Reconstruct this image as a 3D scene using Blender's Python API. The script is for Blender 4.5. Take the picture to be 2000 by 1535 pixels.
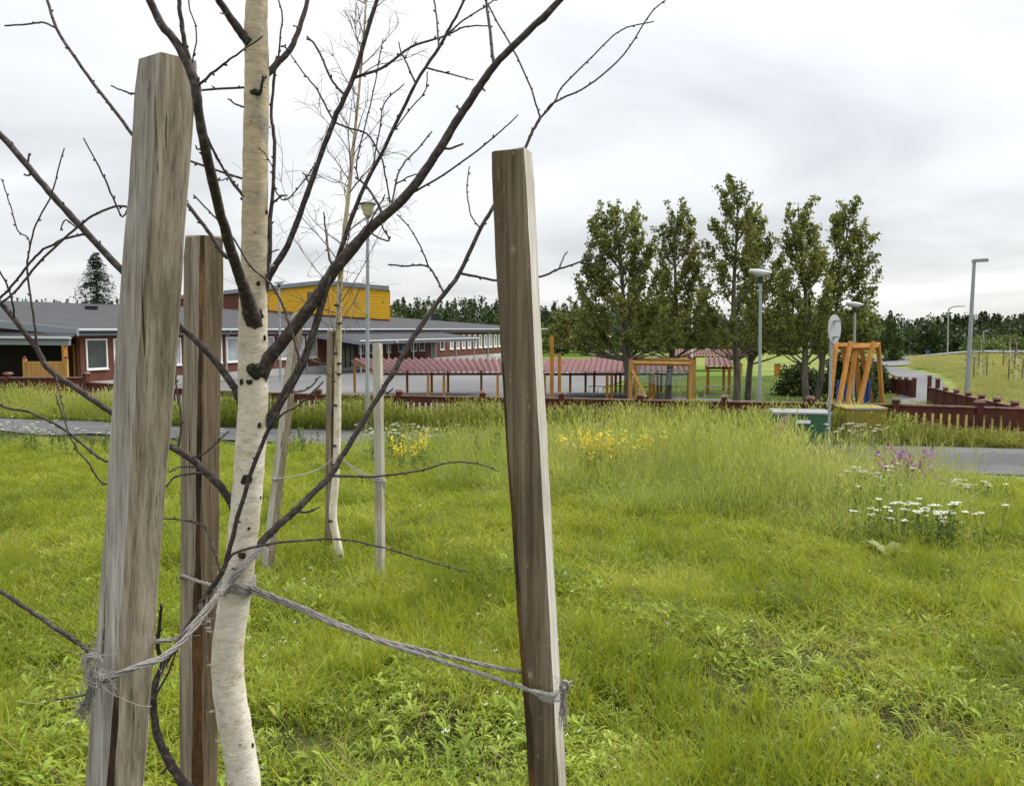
import bpy, math, random
import numpy as np
from mathutils import Vector
R = math.radians
sc = bpy.context.scene
for o in list(bpy.data.objects): bpy.data.objects.remove(o)

# ------------------------------------------------------------------ camera, sky, sun, exposure
EYE = 1.6; F = 1556.0; PITCH = math.atan(125.5 / F)
cam = bpy.data.cameras.new('camera'); cam.sensor_width = 36; cam.lens = 36 * F / 2000
cam.clip_start = 0.05; cam.clip_end = 8000
camo = bpy.data.objects.new('camera', cam); sc.collection.objects.link(camo)
camo.location = (0, 0, EYE); camo.rotation_euler = (math.pi / 2 - PITCH, 0, 0)
sc.camera = camo
SUN_EL, SUN_AZ = 48.0, 62.0          # azimuth measured from +Y (view direction) towards +X
world = bpy.data.worlds.new('World'); sc.world = world; world.use_nodes = True
wn = world.node_tree.nodes; wl = world.node_tree.links
for n in list(wn): wn.remove(n)
wout = wn.new('ShaderNodeOutputWorld')
sky = wn.new('ShaderNodeTexSky'); sky.sky_type = 'NISHITA'; sky.sun_disc = False
sky.sun_elevation = R(SUN_EL); sky.sun_rotation = R(SUN_AZ)
bgs = wn.new('ShaderNodeBackground'); bgs.inputs[1].default_value = 0.1
wl.new(sky.outputs[0], bgs.inputs[0])
tc = wn.new('ShaderNodeTexCoord')
sx = wn.new('ShaderNodeSeparateXYZ'); wl.new(tc.outputs['Generated'], sx.inputs[0])
def wmath(op, a, b=None):
    m = wn.new('ShaderNodeMath'); m.operation = op
    for i, v in enumerate((a, b)):
        if v is None: continue
        if isinstance(v, (int, float)): m.inputs[i].default_value = v
        else: wl.new(v, m.inputs[i])
    return m.outputs[0]
zc = wmath('ADD', wmath('MAXIMUM', sx.outputs[2], 0.0), 0.10)
cmb = wn.new('ShaderNodeCombineXYZ')
wl.new(wmath('DIVIDE', sx.outputs[0], zc), cmb.inputs[0]); wl.new(wmath('DIVIDE', sx.outputs[1], zc), cmb.inputs[1])
nz = wn.new('ShaderNodeTexNoise'); nz.inputs['Scale'].default_value = 0.55; nz.inputs['Detail'].default_value = 5
nz.inputs['Roughness'].default_value = 0.52; nz.inputs['Distortion'].default_value = 0.5
mpw = wn.new('ShaderNodeMapping'); mpw.inputs['Location'].default_value = (3.1, 1.7, 0)
wl.new(cmb.outputs[0], mpw.inputs[0]); wl.new(mpw.outputs[0], nz.inputs['Vector'])
rampw = wn.new('ShaderNodeValToRGB')
rampw.color_ramp.elements[0].position = 0.33; rampw.color_ramp.elements[0].color = (0.65, 0.658, 0.675, 1)
rampw.color_ramp.elements[1].position = 0.62; rampw.color_ramp.elements[1].color = (0.92, 0.925, 0.935, 1)
wl.new(nz.outputs[0], rampw.inputs[0])
bgc = wn.new('ShaderNodeBackground'); wl.new(rampw.outputs[0], bgc.inputs[0])
wl.new(wmath('ADD', wmath('MULTIPLY', wmath('POWER', wmath('MAXIMUM', sx.outputs[2], 0.0), 2.0), 0.80), 0.465), bgc.inputs[1])  # overcast sky: brighter overhead
mxw = wn.new('ShaderNodeMixShader'); mxw.inputs[0].default_value = 0.93
wl.new(bgs.outputs[0], mxw.inputs[1]); wl.new(bgc.outputs[0], mxw.inputs[2]); wl.new(mxw.outputs[0], wout.inputs[0])
sun = bpy.data.lights.new('sun', 'SUN'); sun.energy = 1.5; sun.angle = R(26); sun.color = (1, 0.965, 0.9)
suno = bpy.data.objects.new('sun', sun); sc.collection.objects.link(suno)
sd = Vector((math.sin(R(SUN_AZ)) * math.cos(R(SUN_EL)), math.cos(R(SUN_AZ)) * math.cos(R(SUN_EL)), math.sin(R(SUN_EL))))
suno.rotation_euler = (-sd).to_track_quat('-Z', 'Y').to_euler()
vs = sc.view_settings; vs.view_transform = 'Standard'; vs.look = 'None'; vs.exposure = 1.17; vs.gamma = 1
vs.use_curve_mapping = False
sc.cycles.use_denoising = True
sc.cycles.max_bounces = 6; sc.cycles.transparent_max_bounces = 6

# ------------------------------------------------------------------ picture <-> place
CP, SP = math.cos(PITCH), math.sin(PITCH)
def ray(px, py):
    a = (px - 1000) / F; b = (767.5 - py) / F
    return np.array([a, CP + b * SP, -SP + b * CP])
def U(px, py, D):
    d = ray(px, py); return np.array([0, 0, EYE]) + d * (D / d[1])
def proj(p):
    p = np.atleast_2d(p); x, y, z = p[:, 0], p[:, 1], p[:, 2] - EYE
    dep = y * CP - z * SP; up = y * SP + z * CP
    dep = np.where(np.abs(dep) < 1e-6, 1e-6, dep)
    return 1000 + F * x / dep, 767.5 - F * up / dep
PY = np.array([-30, -5, 0, 4, 8, 12, 15, 18.5, 21, 24, 27, 30, 36, 50, 60, 80, 100, 150, 300, 9000.])
PZ = np.array([0.6, .25, 0, -.27, -.54, -.81, -1.0, -1.2, -1.28, -1.34, -1.58, -1.72, -1.84, -1.84, -1.86, -2.1, -2.5, -3.1, -3.3, -3.3])
_ty = np.arange(-40, 400, .25); _tz = np.interp(_ty, PY, PZ); _k = np.hanning(15); _k /= _k.sum()
_tz = np.convolve(np.pad(_tz, 7, mode='edge'), _k, 'valid')
def sst(a, b, x):
    t = np.clip((x - a) / (b - a), 0, 1); return t * t * (3 - 2 * t)
def H(x, y):
    x = np.asarray(x, float); y = np.asarray(y, float)
    z = np.where(y < 380, np.interp(y, _ty, _tz), -3.3)
    z = z + .28 * sst(-9, -14.5, x) * sst(14, 18, y) * (1 - sst(27, 32, y))
    z = z + np.clip((x - 18.5) * .058, 0, 2.0) * sst(18, 30, y) * (1 - sst(60, 100, y))
    nb = 1 - sst(11, 13.5, y + .28 * x)
    z = z + nb * (.022 * np.sin(2.3 * x + 1.1 * y) + .018 * np.sin(3.1 * y - 1.7 * x + 1) + .014 * np.sin(5.3 * x + 4.1 * y))
    return z
def G(px, py):
    d = ray(px, py); t0, t1 = .5, 3000.
    f = lambda t: EYE + d[2] * t - float(H(d[0] * t, d[1] * t))
    ts = np.geomspace(.5, 2500, 500)
    v = EYE + d[2] * ts - H(d[0] * ts, d[1] * ts)
    i = np.argmax(v < 0) if (v < 0).any() else 499
    lo, hi = ts[max(i - 1, 0)], ts[i]
    for _ in range(40):
        m = (lo + hi) / 2
        if f(m) > 0: lo = m
        else: hi = m
    return np.array([d[0] * lo, d[1] * lo, float(H(d[0] * lo, d[1] * lo))])

# ------------------------------------------------------------------ materials
def newmat(name):
    m = bpy.data.materials.new(name); m.use_nodes = True
    n = m.node_tree.nodes; return m, n, m.node_tree.links, n['Principled BSDF']
def ramp(n, stops):
    r = n.new('ShaderNodeValToRGB'); cr = r.color_ramp
    while len(cr.elements) < len(stops): cr.elements.new(.5)
    for e, (p, c) in zip(cr.elements, stops): e.position = p; e.color = (*c, 1)
    return r
def noise(n, l, coord, scale, stretch=(1, 1, 1), detail=5, rough=.55, dist=0.):
    mp = n.new('ShaderNodeMapping'); mp.inputs['Scale'].default_value = stretch
    l.new(coord, mp.inputs[0])
    t = n.new('ShaderNodeTexNoise'); t.inputs['Scale'].default_value = scale; t.inputs['Detail'].default_value = detail
    t.inputs['Roughness'].default_value = rough; t.inputs['Distortion'].default_value = dist
    l.new(mp.outputs[0], t.inputs['Vector']); return t.outputs[0]
def mix(n, l, fac, a, b, mode='MIX'):
    m = n.new('ShaderNodeMix'); m.data_type = 'RGBA'; m.blend_type = mode
    for i, v in ((0, fac), (6, a), (7, b)):
        if isinstance(v, (int, float)): m.inputs[i].default_value = v
        elif isinstance(v, tuple): m.inputs[i].default_value = (*v, 1)
        else: l.new(v, m.inputs[i])
    return m.outputs[2]
def bump(n, l, h, bs, strength=.3, dist=.01):
    b = n.new('ShaderNodeBump'); b.inputs['Strength'].default_value = strength; b.inputs['Distance'].default_value = dist
    l.new(h, b.inputs['Height']); l.new(b.outputs[0], bs.inputs['Normal'])
def pm(name, stops, scale=4, stretch=(1, 1, 1), rough=.8, bmp=.2, bd=.01, detail=5, metal=0, spec=.3, coord='Object', fine=None):
    m, n, l, bs = newmat(name)
    t = n.new('ShaderNodeTexCoord').outputs[coord] if coord != 'World' else n.new('ShaderNodeNewGeometry').outputs['Position']
    v = noise(n, l, t, scale, stretch, detail)
    r = ramp(n, stops); l.new(v, r.inputs[0]); col = r.outputs[0]
    if fine:
        v2 = noise(n, l, t, fine[0], fine[2] if len(fine) > 2 else (1, 1, 1), 3)
        r2 = ramp(n, [(.3, (fine[1],) * 3), (.7, (1, 1, 1))]); l.new(v2, r2.inputs[0])
        col = mix(n, l, 1.0, col, r2.outputs[0], 'MULTIPLY')
    l.new(col, bs.inputs['Base Color'])
    bs.inputs['Roughness'].default_value = rough; bs.inputs['Metallic'].default_value = metal
    bs.inputs['Specular IOR Level'].default_value = spec
    if bmp: bump(n, l, v, bs, bmp, bd)
    return m
def two(c, k=.75, p=(.3, .7)):
    return [(p[0], tuple(v * k for v in c)), (p[1], c)]

def leafmat(name, stops, scale=.6, transl=.35, tint=True, rough=.55, spec=.25):
    m, n, l, bs = newmat(name)
    pos = n.new('ShaderNodeNewGeometry').outputs['Position']
    v = noise(n, l, pos, scale, (1, 1, 1), 3)
    r = ramp(n, stops); l.new(v, r.inputs[0]); col = r.outputs[0]
    if tint:
        a = n.new('ShaderNodeAttribute'); a.attribute_name = 'tint'
        col = mix(n, l, 1.0, col, a.outputs['Color'], 'MULTIPLY')
    l.new(col, bs.inputs['Base Color']); bs.inputs['Roughness'].default_value = rough
    bs.inputs['Specular IOR Level'].default_value = spec
    tr = n.new('ShaderNodeBsdfTranslucent'); l.new(mix(n, l, 1.0, col, (1.25, 1.2, .7), 'MULTIPLY'), tr.inputs[0])
    ms = n.new('ShaderNodeMixShader'); ms.inputs[0].default_value = transl
    l.new(bs.outputs[0], ms.inputs[1]); l.new(tr.outputs[0], ms.inputs[2])
    l.new(ms.outputs[0], n['Material Output'].inputs[0]); return m

M = {}
M['short'] = leafmat('short_grass', [(.3, (.165, .220, .018)), (.5, (.270, .325, .030)), (.7, (.385, .415, .075))], .9, .45)
M['tall'] = leafmat('tall_grass', [(.3, (.25, .325, .065)), (.5, (.34, .41, .105)), (.72, (.44, .48, .18))], .7, .52)
M['dry'] = leafmat('dry_grass', [(.3, (.24, .27, .07)), (.7, (.38, .36, .12))], .3, .42)
M['seed'] = leafmat('seed_stalk', [(.3, (.26, .32, .10)), (.7, (.38, .43, .16))], .7, .4)
M['straw'] = leafmat('dead_straw', [(.3, (.30, .24, .13)), (.7, (.46, .38, .23))], 3, .2)
M['lawn'] = leafmat('lawn_grass', [(.3, (.12, .20, .022)), (.7, (.20, .27, .04))], .25)
M['weed'] = leafmat('weed_leaf', [(.3, (.17, .24, .03)), (.5, (.26, .34, .05)), (.7, (.38, .44, .10))], 3.2, .40)
M['herb'] = leafmat('herb_leaf', [(.3, (.08, .13, .035)), (.7, (.17, .23, .075))], 1.5)
M['dock'] = leafmat('dock_leaf', [(.3, (.17, .22, .06)), (.7, (.30, .31, .11))], 3)
M['white_petal'] = leafmat('white_petal', [(.3, (.70, .71, .66)), (.7, (.84, .84, .80))], 5, .2)
M['yellow_petal'] = leafmat('yellow_petal', [(.3, (.74, .62, .05)), (.7, (.84, .75, .16))], 5, .2)
M['purple_petal'] = leafmat('purple_petal', [(.3, (.36, .10, .42)), (.7, (.52, .20, .56))], 5, .2)
M['poplar'] = leafmat('poplar_leaf', [(.3, (.095, .118, .026)), (.55, (.155, .178, .042)), (.75, (.25, .235, .075))], .55, .4, True, .45, .35)
M['shrub'] = leafmat('shrub_leaf', [(.3, (.035, .06, .014)), (.7, (.075, .105, .026))], .6, .25)
M['spruce'] = leafmat('spruce_needle', [(.3, (.018, .036, .016)), (.7, (.045, .072, .03))], .5, .1)
M['forest'] = leafmat('forest_leaf', [(.3, (.022, .042, .012)), (.5, (.04, .066, .018)), (.7, (.075, .11, .028))], .12, .2)
M['forest_light'] = leafmat('forest_light_leaf', [(.3, (.06, .10, .02)), (.7, (.12, .17, .04))], .15, .25)
M['young_leaf'] = leafmat('young_leaf', [(.3, (.14, .25, .03)), (.7, (.22, .34, .05))], 2, .4)
M['twig'] = pm('birch_twig', [(.3, (.030, .023, .021)), (.55, (.070, .055, .049)), (.72, (.16, .14, .125))], 90, (1, 1, 1), .75, .5, .001)
M['twig_far'] = pm('fine_twig', [(.3, (.10, .075, .055)), (.7, (.22, .17, .12))], 20)
M['lichen'] = pm('dark_bark', [(.35, (.008, .008, .006)), (.55, (.035, .035, .022)), (.7, (.10, .11, .05))], 110, (1, 1, 1), .95, .9, .002)
M['bark'] = pm('poplar_bark', [(.3, (.045, .040, .03)), (.7, (.15, .135, .10))], 7, (1, 1, .25), .9, .6, .02)
def birch_mat(name, dark=.55):
    m, n, l, bs = newmat(name)
    t = n.new('ShaderNodeTexCoord').outputs['Object']
    sep = n.new('ShaderNodeSeparateXYZ'); l.new(t, sep.inputs[0])
    big = noise(n, l, t, 16, (1, 1, .7), 6, .62)
    low = ramp(n, [(.35, (.56, .50, .40)), (.5, (.72, .67, .57)), (.7, (.80, .77, .70))]); l.new(big, low.inputs[0])
    up = ramp(n, [(.36, (.24, .23, .20)), (.46, (.42, .36, .25)), (.58, (.50, .41, .26)), (.72, (.55, .48, .36))]); l.new(big, up.inputs[0])
    mr = n.new('ShaderNodeMapRange'); mr.inputs[1].default_value = 1.35; mr.inputs[2].default_value = 1.95
    l.new(sep.outputs[2], mr.inputs[0])
    col = mix(n, l, mr.outputs[0], low.outputs[0], up.outputs[0])
    len_ = noise(n, l, t, 1, (38, 38, 330), 5, .7)
    lr = ramp(n, [(.26, (dark, dark * .92, dark * .8)), (.36, (.88, .85, .80)), (.5, (1, 1, 1)), (.70, (1.07, 1.05, 1.02))]); l.new(len_, lr.inputs[0])
    col = mix(n, l, 1.0, col, lr.outputs[0], 'MULTIPLY')
    dash = noise(n, l, t, 1, (60, 60, 620), 2, .5)
    dr_ = ramp(n, [(.29, (.30, .25, .19)), (.345, (1, 1, 1))]); l.new(dash, dr_.inputs[0])
    col = mix(n, l, 1.0, col, dr_.outputs[0], 'MULTIPLY')
    peel = noise(n, l, t, 1, (32, 32, 75), 5, .65)
    pr = ramp(n, [(.38, (.86, .81, .73)), (.50, (1, 1, 1)), (.60, (1.0, 1.0, 1.0)), (.66, (1.10, 1.10, 1.10))]); l.new(peel, pr.inputs[0])
    col = mix(n, l, 1.0, col, pr.outputs[0], 'MULTIPLY')
    spot = noise(n, l, t, 1, (55, 55, 130), 2)
    sr = ramp(n, [(.24, (.10, .085, .06)), (.30, (1, 1, 1))]); l.new(spot, sr.inputs[0])
    col = mix(n, l, 1.0, col, sr.outputs[0], 'MULTIPLY')
    l.new(col, bs.inputs['Base Color']); bs.inputs['Roughness'].default_value = .62
    bs.inputs['Specular IOR Level'].default_value = .25
    bump(n, l, peel, bs, .6, .004); return m
M['birch'] = birch_mat('birch_bark')
def wood_mat(name, cols, knots=(), grain=1.0, dirt=.55):
    """weathered sawn timber: grain along local Z, knots at given local points"""
    m, n, l, bs = newmat(name)
    t = n.new('ShaderNodeTexCoord').outputs['Object']
    wob = noise(n, l, t, 3.0, (1, 1, .6), 2)
    g1 = noise(n, l, t, 1, (48 * grain, 48 * grain, 1.3), 6, .66, .2)
    g2 = noise(n, l, t, 1, (210 * grain, 210 * grain, 3.2), 5, .72)
    r = ramp(n, cols); l.new(g1, r.inputs[0]); col = r.outputs[0]
    r2 = ramp(n, [(.34, (dirt, dirt * .95, dirt * .88)), (.47, (.92, .91, .90)), (.58, (1.08, 1.07, 1.05)), (.68, (1.25, 1.22, 1.16))]); l.new(g2, r2.inputs[0])
    col = mix(n, l, 1.0, col, r2.outputs[0], 'MULTIPLY')
    ck = noise(n, l, t, 1, (95 * grain, 95 * grain, 1.1), 3, .5)
    rc_ = ramp(n, [(.285, (.22, .19, .15)), (.325, (1, 1, 1))]); l.new(ck, rc_.inputs[0])
    col = mix(n, l, 1.0, col, rc_.outputs[0], 'MULTIPLY')
    sp_ = noise(n, l, t, 1, (160, 160, 60), 2)
    rs_ = ramp(n, [(.66, (0, 0, 0)), (.74, (.5, .5, .5))]); l.new(sp_, rs_.inputs[0])
    col = mix(n, l, rs_.outputs[0], col, (.42, .35, .24))
    st = noise(n, l, t, 2.6, (1.5, 1.5, .8), 4)
    r3 = ramp(n, [(.3, (.62, .58, .50)), (.5, (1, 1, 1)), (.72, (1.15, 1.13, 1.12))]); l.new(st, r3.inputs[0])
    col = mix(n, l, 1.0, col, r3.outputs[0], 'MULTIPLY')
    for k, (kx, ky, kz, kr) in enumerate(knots):
        mp = n.new('ShaderNodeMapping'); mp.inputs['Location'].default_value = (-kx, -ky, -kz * .62); mp.inputs['Scale'].default_value = (1, 1, .62)
        l.new(t, mp.inputs[0])
        vl = n.new('ShaderNodeVectorMath'); vl.operation = 'LENGTH'; l.new(mp.outputs[0], vl.inputs[0])
        dv = n.new('ShaderNodeMath'); dv.operation = 'DIVIDE'; l.new(vl.outputs['Value'], dv.inputs[0]); dv.inputs[1].default_value = kr
        ad = n.new('ShaderNodeMath'); ad.operation = 'MULTIPLY_ADD'; l.new(g2, ad.inputs[0]); ad.inputs[1].default_value = .35; l.new(dv.outputs[0], ad.inputs[2])
        rk = ramp(n, [(.30, (.30, .22, .13)), (.52, (.36, .27, .17)), (.60, (.07, .055, .04)), (.72, (.25, .2, .15)), (1.0, (.25, .2, .15))]); l.new(ad.outputs[0], rk.inputs[0])
        fk = ramp(n, [(.55, (1, 1, 1)), (1.0, (0, 0, 0))]); l.new(ad.outputs[0], fk.inputs[0])
        col = mix(n, l, fk.outputs[0], col, rk.outputs[0])
    l.new(col, bs.inputs['Base Color']); bs.inputs['Roughness'].default_value = .88
    bs.inputs['Specular IOR Level'].default_value = .15
    bump(n, l, g2, bs, .5, .0016); return m
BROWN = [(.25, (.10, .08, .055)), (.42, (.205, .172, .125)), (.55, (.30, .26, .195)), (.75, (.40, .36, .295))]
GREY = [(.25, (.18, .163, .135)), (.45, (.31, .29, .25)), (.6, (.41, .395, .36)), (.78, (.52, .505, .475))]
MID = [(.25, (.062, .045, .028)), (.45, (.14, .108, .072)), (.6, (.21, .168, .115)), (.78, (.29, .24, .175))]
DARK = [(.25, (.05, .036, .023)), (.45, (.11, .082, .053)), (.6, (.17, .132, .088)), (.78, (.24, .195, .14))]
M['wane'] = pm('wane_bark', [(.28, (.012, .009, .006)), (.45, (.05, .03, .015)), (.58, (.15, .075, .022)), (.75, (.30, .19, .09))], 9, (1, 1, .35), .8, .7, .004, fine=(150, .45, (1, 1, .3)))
M['sunlit_wood'] = wood_mat('sunlit_wood', [(.25, (.36, .34, .29)), (.5, (.52, .50, .45)), (.75, (.62, .60, .56))], (), 1, .85)  # paler tone puts the sun on one stake face into its colour
M['rope'] = pm('hemp_rope', [(.3, (.15, .14, .125)), (.7, (.38, .36, .33))], 250, (1, 1, 1), .9, .3, .0005)
M['fibre'] = pm('rope_fibre', [(.3, (.22, .205, .18)), (.7, (.42, .40, .36))], 150, (1, 1, 1), .9, 0)
M['brick'] = pm('red_brick', [(.3, (.115, .041, .026)), (.7, (.18, .068, .043))], 3, (1, 1, 1), .9, .2, fine=(30, .75, (1, 1, 3)))
M['plinth'] = pm('concrete_plinth', two((.42, .42, .42)), 2)
M['roof'] = pm('bitumen_roof', [(.3, (.050, .050, .055)), (.7, (.072, .072, .078))], .6, (1, 1, 1), .9, .1, fine=(25, .8))
M['grey_metal'] = pm('grey_sheet_metal', two((.23, .26, .29), .88), 1.5, rough=.5, metal=0., bmp=.05)
M['gutter'] = pm('light_gutter', two((.40, .42, .44), .9), 2, rough=.4, bmp=.0)
M['galv'] = pm('galvanised_steel', two((.36, .385, .41), .8), 5, (1, 1, .3), rough=.5, metal=.25, bmp=.05)
M['lamp_body'] = pm('lamp_plastic', two((.52, .53, .53), .9), 3, rough=.4, bmp=.0)
M['lamp_glass'] = pm('lamp_glass', two((.52, .50, .33), .85), 3, rough=.25, bmp=.0, spec=.5)
M['white'] = pm('white_paint', two((.80, .80, .78), .93), 3, rough=.5, bmp=.0)
M['curtain'] = pm('curtain', [(.35, (.26, .28, .31)), (.65, (.50, .52, .55))], 5, (6, 6, .2), .9, .0)
def glass_mat(name, c):
    m, n, l, bs = newmat(name)
    t = n.new('ShaderNodeTexCoord').outputs['Object']; v = noise(n, l, t, 1.3, (1, 1, 1), 2)
    r = ramp(n, two(c, .6)); l.new(v, r.inputs[0]); l.new(r.outputs[0], bs.inputs['Base Color'])
    bs.inputs['Roughness'].default_value = .08; bs.inputs['Specular IOR Level'].default_value = .6; return m
M['pane'] = glass_mat('window_glass', (.07, .085, .09))
M['pane_pale'] = glass_mat('curtained_glass', (.40, .43, .47))
M['yellow'] = pm('yellow_siding', two((.74, .43, .016), .9), .8, (1, 1, 4), .6, .05)
M['orange'] = pm('orange_timber', [(.3, (.30, .125, .02)), (.7, (.46, .21, .035))], 6, (1, 1, .2), .7, .2)
M['tan'] = pm('stained_pine', [(.3, (.30, .16, .035)), (.7, (.46, .27, .07))], 8, (1, 1, .15), .7, .2)
M['redroof'] = pm('red_corrugated', [(.3, (.135, .052, .050)), (.7, (.22, .105, .10))], 1.2, (1, 1, 1), .65, .05)
M['fence'] = pm('red_fence_paint', [(.3, (.058, .015, .010)), (.7, (.115, .030, .019))], 5, (1, 1, .4), .75, .2, coord='World', fine=(40, .8))
M['fence_cap'] = pm('highlit_fence_cap', [(.3, (.11, .05, .036)), (.7, (.26, .17, .13))], 6, (1, 1, 1), .8, .2, coord='World')  # lighter tone puts the edge highlight into the cap colour
M['asphalt'] = pm('asphalt', [(.3, (.105, .108, .115)), (.7, (.155, .158, .165))], .35, (1, 1, 1), .9, .15, .004, coord='World', fine=(90, .75))
def asphalt_mat():
    m, n, l, bs = newmat('road_asphalt'); pos = n.new('ShaderNodeNewGeometry').outputs['Position']
    v = noise(n, l, pos, .5, (.45, 1.6, 1), 6, .6); r = ramp(n, [(.32, (.052, .054, .058)), (.5, (.080, .082, .086)), (.68, (.118, .12, .122))]); l.new(v, r.inputs[0])
    f = noise(n, l, pos, 55, (1, 1, 1), 4, .7); rf2 = ramp(n, [(.3, (.62, .62, .62)), (.7, (1.2, 1.2, 1.2))]); l.new(f, rf2.inputs[0])
    col = mix(n, l, 1.0, r.outputs[0], rf2.outputs[0], 'MULTIPLY')
    vo = n.new('ShaderNodeTexVoronoi'); vo.feature = 'DISTANCE_TO_EDGE'; vo.inputs['Scale'].default_value = .55; wv = n.new('ShaderNodeVectorMath'); wv.operation = 'ADD'
    nn = n.new('ShaderNodeTexNoise'); nn.inputs['Scale'].default_value = 1.5; l.new(pos, nn.inputs['Vector']); l.new(pos, wv.inputs[0]); l.new(nn.outputs[1], wv.inputs[1]); l.new(wv.outputs[0], vo.inputs['Vector'])
    rc_ = ramp(n, [(.004, (.35, .35, .35)), (.014, (1, 1, 1))]); l.new(vo.outputs[0], rc_.inputs[0]); col = mix(n, l, 1.0, col, rc_.outputs[0], 'MULTIPLY')
    l.new(col, bs.inputs['Base Color']); bs.inputs['Roughness'].default_value = .85; bump(n, l, f, bs, .4, .006); return m
M['asphalt'] = asphalt_mat()
M['yard'] = pm('yard_asphalt', [(.3, (.125, .127, .13)), (.7, (.19, .19, .187))], .12, (1, 1, 1), .9, .1, .004, coord='World', fine=(8, .85))
M['gravel'] = pm('gravel', [(.3, (.12, .105, .085)), (.7, (.30, .27, .235))], 18, (1, 1, 1), .95, .8, .02, coord='World')
M['paint_line'] = pm('road_paint', two((.62, .62, .60)), 3)
M['green_bin'] = pm('green_plastic', two((.045, .13, .062), .85), 2, rough=.45, bmp=.05)
M['lid'] = pm('grey_lid', two((.27, .285, .285), .85), 3, rough=.7, bmp=.05)
M['olive_bin'] = pm('olive_plastic', two((.27, .215, .035), .85), 2, rough=.5, bmp=.05)
M['blue'] = pm('blue_paint', two((.03, .08, .26)), 3, rough=.5)
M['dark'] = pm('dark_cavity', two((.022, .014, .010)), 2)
M['black'] = pm('black_metal', two((.03, .03, .033)), 3, rough=.6)
M['purple_cap'] = pm('purple_post_cap', two((.18, .03, .09)), 3)
M['sign_back'] = pm('sign_back', two((.46, .475, .47), .9), 4, rough=.5, bmp=.03)
M['chain'] = pm('chain_rope', two((.33, .40, .42)), 20)

def ground_mat():
    m, n, l, bs = newmat('meadow_ground')
    pos = n.new('ShaderNodeNewGeometry').outputs['Position']
    s = n.new('ShaderNodeSeparateXYZ'); l.new(pos, s.inputs[0])
    def mr(o, a, b):
        q = n.new('ShaderNodeMapRange'); q.inputs[1].default_value = a; q.inputs[2].default_value = b; l.new(o, q.inputs[0]); return q.outputs[0]
    v = noise(n, l, pos, 1.6, (1, 1, 1), 6, .6); f = noise(n, l, pos, 60, (1, 1, 1), 3)
    near = ramp(n, [(.34, (.030, .022, .014)), (.47, (.055, .06, .018)), (.62, (.10, .125, .025))]); l.new(v, near.inputs[0])
    lawn = ramp(n, [(.3, (.10, .18, .02)), (.7, (.165, .235, .035))]); v2 = noise(n, l, pos, .35, (1, 1, 1), 5); l.new(v2, lawn.inputs[0])
    bank = ramp(n, [(.32, (.15, .21, .04)), (.5, (.22, .27, .065)), (.68, (.31, .32, .11))]); v3 = noise(n, l, pos, .30, (.5, 1.3, 1), 6, .6); l.new(v3, bank.inputs[0])
    col = mix(n, l, mr(s.outputs[1], 22, 27), near.outputs[0], lawn.outputs[0])
    bx = n.new('ShaderNodeMath'); bx.operation = 'MULTIPLY'
    l.new(mr(s.outputs[0], 16.5, 20), bx.inputs[0]); l.new(mr(s.outputs[1], 19, 26), bx.inputs[1])
    col = mix(n, l, bx.outputs[0], col, bank.outputs[0])
    fr = ramp(n, [(.3, (.6, .6, .6)), (.7, (1.1, 1.1, 1.1))]); l.new(f, fr.inputs[0])
    col = mix(n, l, 1.0, col, fr.outputs[0], 'MULTIPLY')
    l.new(col, bs.inputs['Base Color']); bs.inputs['Roughness'].default_value = .95; bs.inputs['Specular IOR Level'].default_value = .1
    bump(n, l, f, bs, .7, .03); return m
M['ground'] = ground_mat()

# ------------------------------------------------------------------ object helpers
COL = sc.collection
def tag(o, label, cat, group=None):
    o['label'] = label; o['category'] = cat
    if group: o['group'] = group
    return o
def thing(name, label, cat, loc, group=None):
    o = bpy.data.objects.new(name, None); o.empty_display_size = .1; COL.objects.link(o); o.location = Vector([float(v) for v in loc])
    return tag(o, label, cat, group)
def wloc(o):
    p = Vector((0, 0, 0))
    while o is not None: p = p + o.location; o = o.parent
    return p
def npmesh(name, v, faces, mats, midx=None, smooth=False, tint=None):
    """v (N,3); faces: (M,k) array or list of lists"""
    me = bpy.data.meshes.new(name); v = np.asarray(v, np.float32)
    if isinstance(faces, np.ndarray):
        k = faces.shape[1]; nf = len(faces)
        me.vertices.add(len(v)); me.vertices.foreach_set('co', v.ravel())
        me.loops.add(nf * k); me.loops.foreach_set('vertex_index', faces.astype(np.int32).ravel())
        me.polygons.add(nf); me.polygons.foreach_set('loop_start', np.arange(0, nf * k, k, dtype=np.int32))
        me.polygons.foreach_set('loop_total', np.full(nf, k, np.int32))
    else:
        me.from_pydata([tuple(map(float, p)) for p in v], [], [tuple(map(int, f)) for f in faces])
    for m in (mats if isinstance(mats, (list, tuple)) else [mats]): me.materials.append(m)
    if midx is not None: me.polygons.foreach_set('material_index', np.asarray(midx, np.int32))
    if smooth: me.polygons.foreach_set('use_smooth', np.ones(len(me.polygons), bool))
    if tint is not None:
        a = me.color_attributes.new('tint', 'FLOAT_COLOR', 'POINT')
        c = np.ones((len(v), 4), np.float32); t = np.asarray(tint, np.float32)
        c[:, :3] = t if t.ndim == 2 else t[:, None]
        a.data.foreach_set('color', c.ravel())
    me.update(calc_edges=True); me.validate(); return me
def part(name, v, faces, mats, parent=None, midx=None, smooth=False, tint=None, origin=None):
    """a mesh object from world-space vertices"""
    v = np.asarray(v, float)
    org = np.array(origin if origin is not None else ((0, 0, 0) if parent is None else wloc(parent)), float)
    o = bpy.data.objects.new(name, npmesh(name, v - org, faces, mats, midx, smooth, tint))
    COL.objects.link(o)
    if parent is not None: o.parent = parent; o.location = Vector(org) - wloc(parent)
    else: o.location = Vector(org)
    return o
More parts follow.
